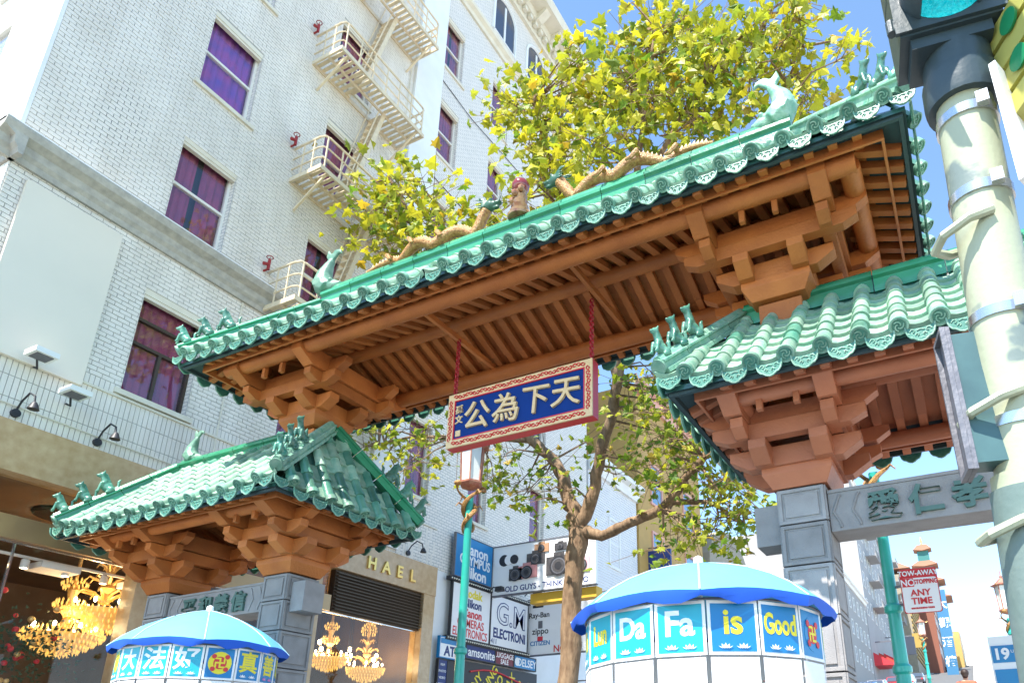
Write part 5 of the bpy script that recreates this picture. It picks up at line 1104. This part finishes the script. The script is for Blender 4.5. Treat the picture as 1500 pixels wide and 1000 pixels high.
for zf in range(5):
    for y in (124, 146, 164):
        z = gz(0, 140)+9.5+4.2*zf; b = MB(); b.box(-13, -11.4, y-3, y+3, z-.12, z); b.box(-11.45, -11.4, y-3, y+3, z+1.0, z+1.1)
        for i in range(13): b.box(-11.45, -11.4, y-3+i*.48, y-2.93+i*.48, z, z+1.0)
        b.build('balcony', M_wfar, t)
for i, y in enumerate((114, 121, 128)): a = MB(); z = gz(0, y)+4.6; a.prism([(0, 0), (2.6, -1.6), (2.6, -1.9), (0, -1.9)], (-13, y, z), (1, 0, 0), (0, 0, 1), (0, 1, 0), 5.5); a.build('awning', (M_redp, mat('awning_red', (.5, .05, .03), .7), M_redp)[i], t)
M_sty = mat('pale_yellow_stucco', (.36, .25, .08), .7)
t = block('striped_building', 'cream building with yellow horizontal bands up the hill', -11., 176, 205, 42, M_crm, w=(1.6, 2), dy=4.5, dzf=4.2, depth=11, wins=False)
for i in range(16): b = MB(); b.box(-11, -10.75, 176, 205, 23+i*1.15, 23.55+i*1.15); b.build('band', M_sty, t)
for zz in (43.2, 40.0): b = MB(); b.add([(-22, 175.5, zz), (-9.5, 175.5, zz), (-9.5, 206, zz), (-22, 206, zz), (-19, 180, zz+2.6), (-12.5, 180, zz+2.6), (-12.5, 201, zz+2.6), (-19, 201, zz+2.6)], [(0, 1, 5, 4), (1, 2, 6, 5), (2, 3, 7, 6), (3, 0, 4, 7), (4, 5, 6, 7), (3, 2, 1, 0)]); b.build('roof_tier', mat('terracotta_far', (.30, .14, .08), .8), t)
pg = thing('pagoda_building', 'building topped with tiered pagoda roofs up the hill', 'building', (-8, 240, gz(0, 240)))
zb = gz(0, 240)-.5; b = MB(); b.box(-14, -4.5, 225, 255, zb, zb+22); b.build('wall', M_wfar, pg)
for k in range(4):
    zz = zb+20+k*5.2; hw = 6.0-k*1.15; cx, cy = -8.5, 236
    b = MB(); b.box(cx-hw*.62, cx+hw*.62, cy-hw*.62, cy+hw*.62, zz-3.4, zz); b.build('storey', mat('pagoda_teal', (.03, .15, .14), .6) if k % 2 else M_wfar, pg)
    b = MB(); n = 4; b.add([(cx-hw, cy-hw, zz+.5), (cx+hw, cy-hw, zz+.5), (cx+hw, cy+hw, zz+.5), (cx-hw, cy+hw, zz+.5), (cx-hw*.5, cy-hw*.5, zz+2.1), (cx+hw*.5, cy-hw*.5, zz+2.1), (cx+hw*.5, cy+hw*.5, zz+2.1), (cx-hw*.5, cy+hw*.5, zz+2.1), (cx, cy-hw, zz), (cx+hw, cy, zz), (cx, cy+hw, zz), (cx-hw, cy, zz)],
        [(0, 8, 1, 5, 4), (1, 9, 2, 6, 5), (2, 10, 3, 7, 6), (3, 11, 0, 4, 7), (4, 5, 6, 7), (11, 10, 9, 8), (8, 0, 11), (9, 1, 8), (10, 2, 9), (11, 3, 10)]); b.build('roof_tier', mat('pagoda_roof', (.26, .12, .07), .8), pg)
b = MB(); b.lathe([(.6, 0), (.2, 1), (.35, 1.4), (.05, 3)], (-8.5, 236, zb+37.6), 8); b.build('spire', M_gold, pg)
vs_ = thing('vertical_shop_sign', 'tall blue vertical sign projecting from a building up the hill', 'sign', (-7.6, 170, gz(0, 170)+5)); p = atY(1386, 925, 170)
b = MB(); b.box(p.x-1.1, p.x+1.1, 170, 170.4, p.z-9, p.z+9); b.build('board', mat('sky_sign', (.04, .16, .30), .5), vs_); b = MB(); b.bar((p.x-5.5, 170.2, p.z+6), (p.x-1.1, 170.2, p.z+6), .3); b.build('bracket', M_galv, vs_)
for i, c_ in enumerate('大觀酒樓'): text(c_, 2.2, M_white, (p.x, 169.98, p.z+6-4*i), (1, 0, 0), (0, -1, 0), vs_, .02, .05)
block('hilltop_block', 'beige block far up the hill with many small windows', -6., 270, 330, 50, mat('beige_far', (.52, .42, .33), .8), w=(2., 2.4), dy=6, dzf=5, depth=14)
block('yellow_roofed_shop', 'low ochre building far up the hill past the pagoda', -3.5, 335, 420, 52, M_och, w=(3., 3), dy=9, dzf=6, depth=14)
for lab, x1, y0, y1, h, c_, dy_ in (('narrow brick-red building beside the pagoda building up the hill', -7.2, 207, 222, 24, (.22, .08, .05), 3.5), ('teal-fronted shop house up the hill before the beige block', -5.2, 256, 268, 20, (.05, .16, .15), 4.), ('pale green walk-up up the hill below the pagoda', -9.2, 224.5, 224.9, 15, (.18, .24, .16), 4.)):
    if y1-y0 > 1: block('hill_building', lab, x1, y0, y1, gz(0, y0)+h, mat('hill_%d' % y0, c_, .8), w=(1.6, 2.2), dy=dy_, dzf=3.8, depth=8)
for k, (px, Y, h, c_, lab) in enumerate(((1331, 118, 2.6, (.03, .04, .06), 'dark shop sign hanging over the hillside pavement'), (1345, 134, 2.4, (.36, .24, .05), 'ochre shop sign hanging over the hillside pavement'))):
    p = atY(px, 945-8*k, Y); o = thing('hill_sign', lab, 'sign', (p.x, Y, p.z-h/2)); b = MB(); b.box(p.x-h*.35, p.x+h*.35, Y, Y+.3, p.z-h/2, p.z+h/2); b.build('board', mat('hill_sign_%d' % k, c_, .5), o)
    b = MB(); b.bar((p.x-h*.35, Y+.15, p.z+h*.35), (-13, Y+.15, p.z+h*.35), .15); b.build('bracket', M_galv, o)
# ------------------------------------------------------------------ parked cars
def car(label, x, y, m):
    z = gz(0, y); t = thing('parked_car', label, 'car', (x, y, z), 'cars parked up the hill'); sl = .115
    Mx = T(x, y, z) @ Matrix.Rotation(math.atan(sl), 4, 'X')
    b = MB(); side = [(-2.15, .35), (-2.2, .7), (-2.0, .88), (-1.35, .95), (-.75, 1.42), (.75, 1.45), (1.45, 1.0), (2.1, .92), (2.2, .6), (2.15, .35)]
    vs = []
    for xx, k in ((-.86, .97), (-.80, 1.), (.80, 1.), (.86, .97)): vs += [(xx*(1 if q[1] < 1. else .82), q[0]*(.98 if abs(xx) > .83 else 1), q[1]*(k if q[1] > .9 else 1)) for q in side]
    n = len(side); b.add(vs, [tuple(range(n)), tuple(range(3*n, 4*n))[::-1]]+[(r_*n+i, r_*n+(i+1) % n, (r_+1)*n+(i+1) % n, (r_+1)*n+i)[::-1] for r_ in range(3) for i in range(n)]); b.build('body', m, t, False, Mx)
    g = MB(); g.add([(-.66, -1.30, 1.0), (.66, -1.30, 1.0), (.58, -.80, 1.39), (-.58, -.80, 1.39)], [(0, 1, 2, 3)]); g.v = [(v[0], v[1]-.03, v[2]+.02) for v in g.v]; g.build('rear_window', M_far, t, False, Mx)
    for s in (-1, 1):
        g = MB(); g.add([(s*.80, -1.05, 1.02), (s*.80, 1.15, 1.02), (s*.705, .68, 1.38), (s*.705, -.66, 1.36)], [(0, 1, 2, 3)]); g.v = [(v[0]+s*.03, v[1], v[2]) for v in g.v]; g.build('side_window', M_far, t, False, Mx)
        l = MB(); l.box(s*.72-.11, s*.72+.11, -2.22, -2.1, .66, .84); l.build('tail_light', M_redp, t, False, Mx)
        for yy in (-1.35, 1.35): w = MB(); w.lathe([(.15, -.1), (.32, -.1), (.33, .1), (.15, .1)], n=16); w.build('wheel', M_dark, t, True, Mx @ T(s*.78, yy, .33) @ Matrix.Rotation(R(90), 4, 'Y'))
car('blue parked car lowest in the row up the hill', -7.9, 62, mat('car_blue', (.03, .10, .28), .25, coat=.8)); car('silver parked car behind the blue one', -7.9, 69, mat('car_silver', (.45, .47, .5), .25, coat=.8, metal=.4))
car('red parked car between silver and white cars', -7.6, 82, mat('car_red', (.4, .03, .03), .25, coat=.8)); car('white parked car above the red one', -7.2, 92, mat('car_white', (.75, .75, .75), .25, coat=.8)); car('dark grey parked car at the top of the row', -6.9, 104, mat('car_grey', (.08, .08, .09), .25, coat=.8))
# ------------------------------------------------------------------ person walking up the street
ph = atY(1413, 984, 22); gx, gy = ph.x, 22.0; gzz = ph.z-1.68
pe = thing('person', 'person in an orange-red top with short dark hair walking uphill', 'person', (gx, gy, gzz))
def skin(name, J, E_, m, par):
    me = bpy.data.meshes.new(name); me.from_pydata([j[0] for j in J], E_, []); o = bpy.data.objects.new(name, me); COL.objects.link(o); me.materials.append(m)
    md = o.modifiers.new('s', 'SKIN'); o.modifiers.new('d', 'SUBSURF').levels = 2
    for v, j in zip(me.skin_vertices[0].data, J): v.radius = (j[1], j[1]*.9)
    me.skin_vertices[0].data[0].use_root = True
    dg = bpy.context.evaluated_depsgraph_get(); m2 = bpy.data.meshes.new_from_object(o.evaluated_get(dg)); bpy.data.objects.remove(o); m2.materials.clear(); m2.materials.append(m)
    for p_ in m2.polygons: p_.use_smooth = True
    return inst(name, m2, par, T(gx, gy, gzz))
M_skin = mat('skin', (.52, .31, .21), .5)
J = [((0, 0, .95), .16), ((0, 0, 1.15), .15), ((0, .01, 1.36), .17), ((0, 0, 1.47), .065), ((0, -.01, 1.52), .058), ((0, 0, 1.60), .092), ((0, 0, 1.68), .085),
     ((.19, 0, 1.40), .06), ((.25, .02, 1.14), .045), ((.24, .10, .93), .032), ((-.19, 0, 1.40), .06), ((-.25, -.02, 1.14), .045), ((-.24, .02, .90), .032),
     ((.10, .02, .88), .10), ((.11, .14, .50), .062), ((.11, .06, .09), .04), ((.11, .20, .03), .04), ((-.10, -.02, .88), .10), ((-.11, -.06, .49), .062), ((-.11, -.26, .12), .04), ((-.11, -.16, .04), .04)]
E_ = [(0, 1), (1, 2), (2, 3), (3, 4), (4, 5), (5, 6), (2, 7), (7, 8), (8, 9), (2, 10), (10, 11), (11, 12), (0, 13), (13, 14), (14, 15), (15, 16), (0, 17), (17, 18), (18, 19), (19, 20)]
body = skin('body', J, E_, M_skin, pe)
skin('shirt', [((0, 0, .90), .185), ((0, 0, 1.15), .175), ((0, .01, 1.36), .19), ((0, 0, 1.44), .10), ((.2, 0, 1.40), .08), ((.245, .015, 1.2), .068), ((-.2, 0, 1.40), .08), ((-.245, -.015, 1.2), .068)], [(0, 1), (1, 2), (2, 3), (2, 4), (4, 5), (2, 6), (6, 7)], mat('orange_red_cloth', (.55, .10, .05), .8), pe)
skin('trousers', [((0, 0, .93), .175), ((.10, .02, .86), .12), ((.11, .14, .50), .082), ((.11, .07, .12), .066), ((-.10, -.02, .86), .12), ((-.11, -.06, .49), .082), ((-.11, -.25, .15), .066)], [(0, 1), (1, 2), (2, 3), (0, 4), (4, 5), (5, 6)], mat('dark_denim', (.03, .04, .08), .8), pe)
hm = MB(); hm.ball((0, -.02, 1.665), .108, 14, 10, (.95, 1.05, 1.0)); hm.ball((0, -.06, 1.60), .08, 10, 8, (1, .8, 1.1)); inst('hair', remesh(hm, 'hair', mat('dark_hair', (.03, .015, .01), .6), .014), pe, T(gx, gy, gzz))
hn = MB()
for s in (-1, 1):
    bx = Vector((.24*s, .12 if s > 0 else .03, .90 if s > 0 else .87)); hn.ball(bx+Vector((0, .01, -.03)), .04, 8, 6, (.6, 1, 1.2))
    for k in range(4): hn.tube([bx+Vector((0, -.025+.018*k, -.07)), bx+Vector((-.005*s, -.02+.018*k, -.11)), bx+Vector((-.015*s, -.018+.018*k, -.145+.01*abs(k-1.5)))], [.009, .009, .007], 6)
    hn.tube([bx+Vector((-.01*s, .035, -.02)), bx+Vector((-.02*s, .055, -.05)), bx+Vector((-.02*s, .055, -.08))], [.011, .01, .008], 6)
hd = hn.build('hands', M_skin, pe, True, T(gx, gy, gzz))
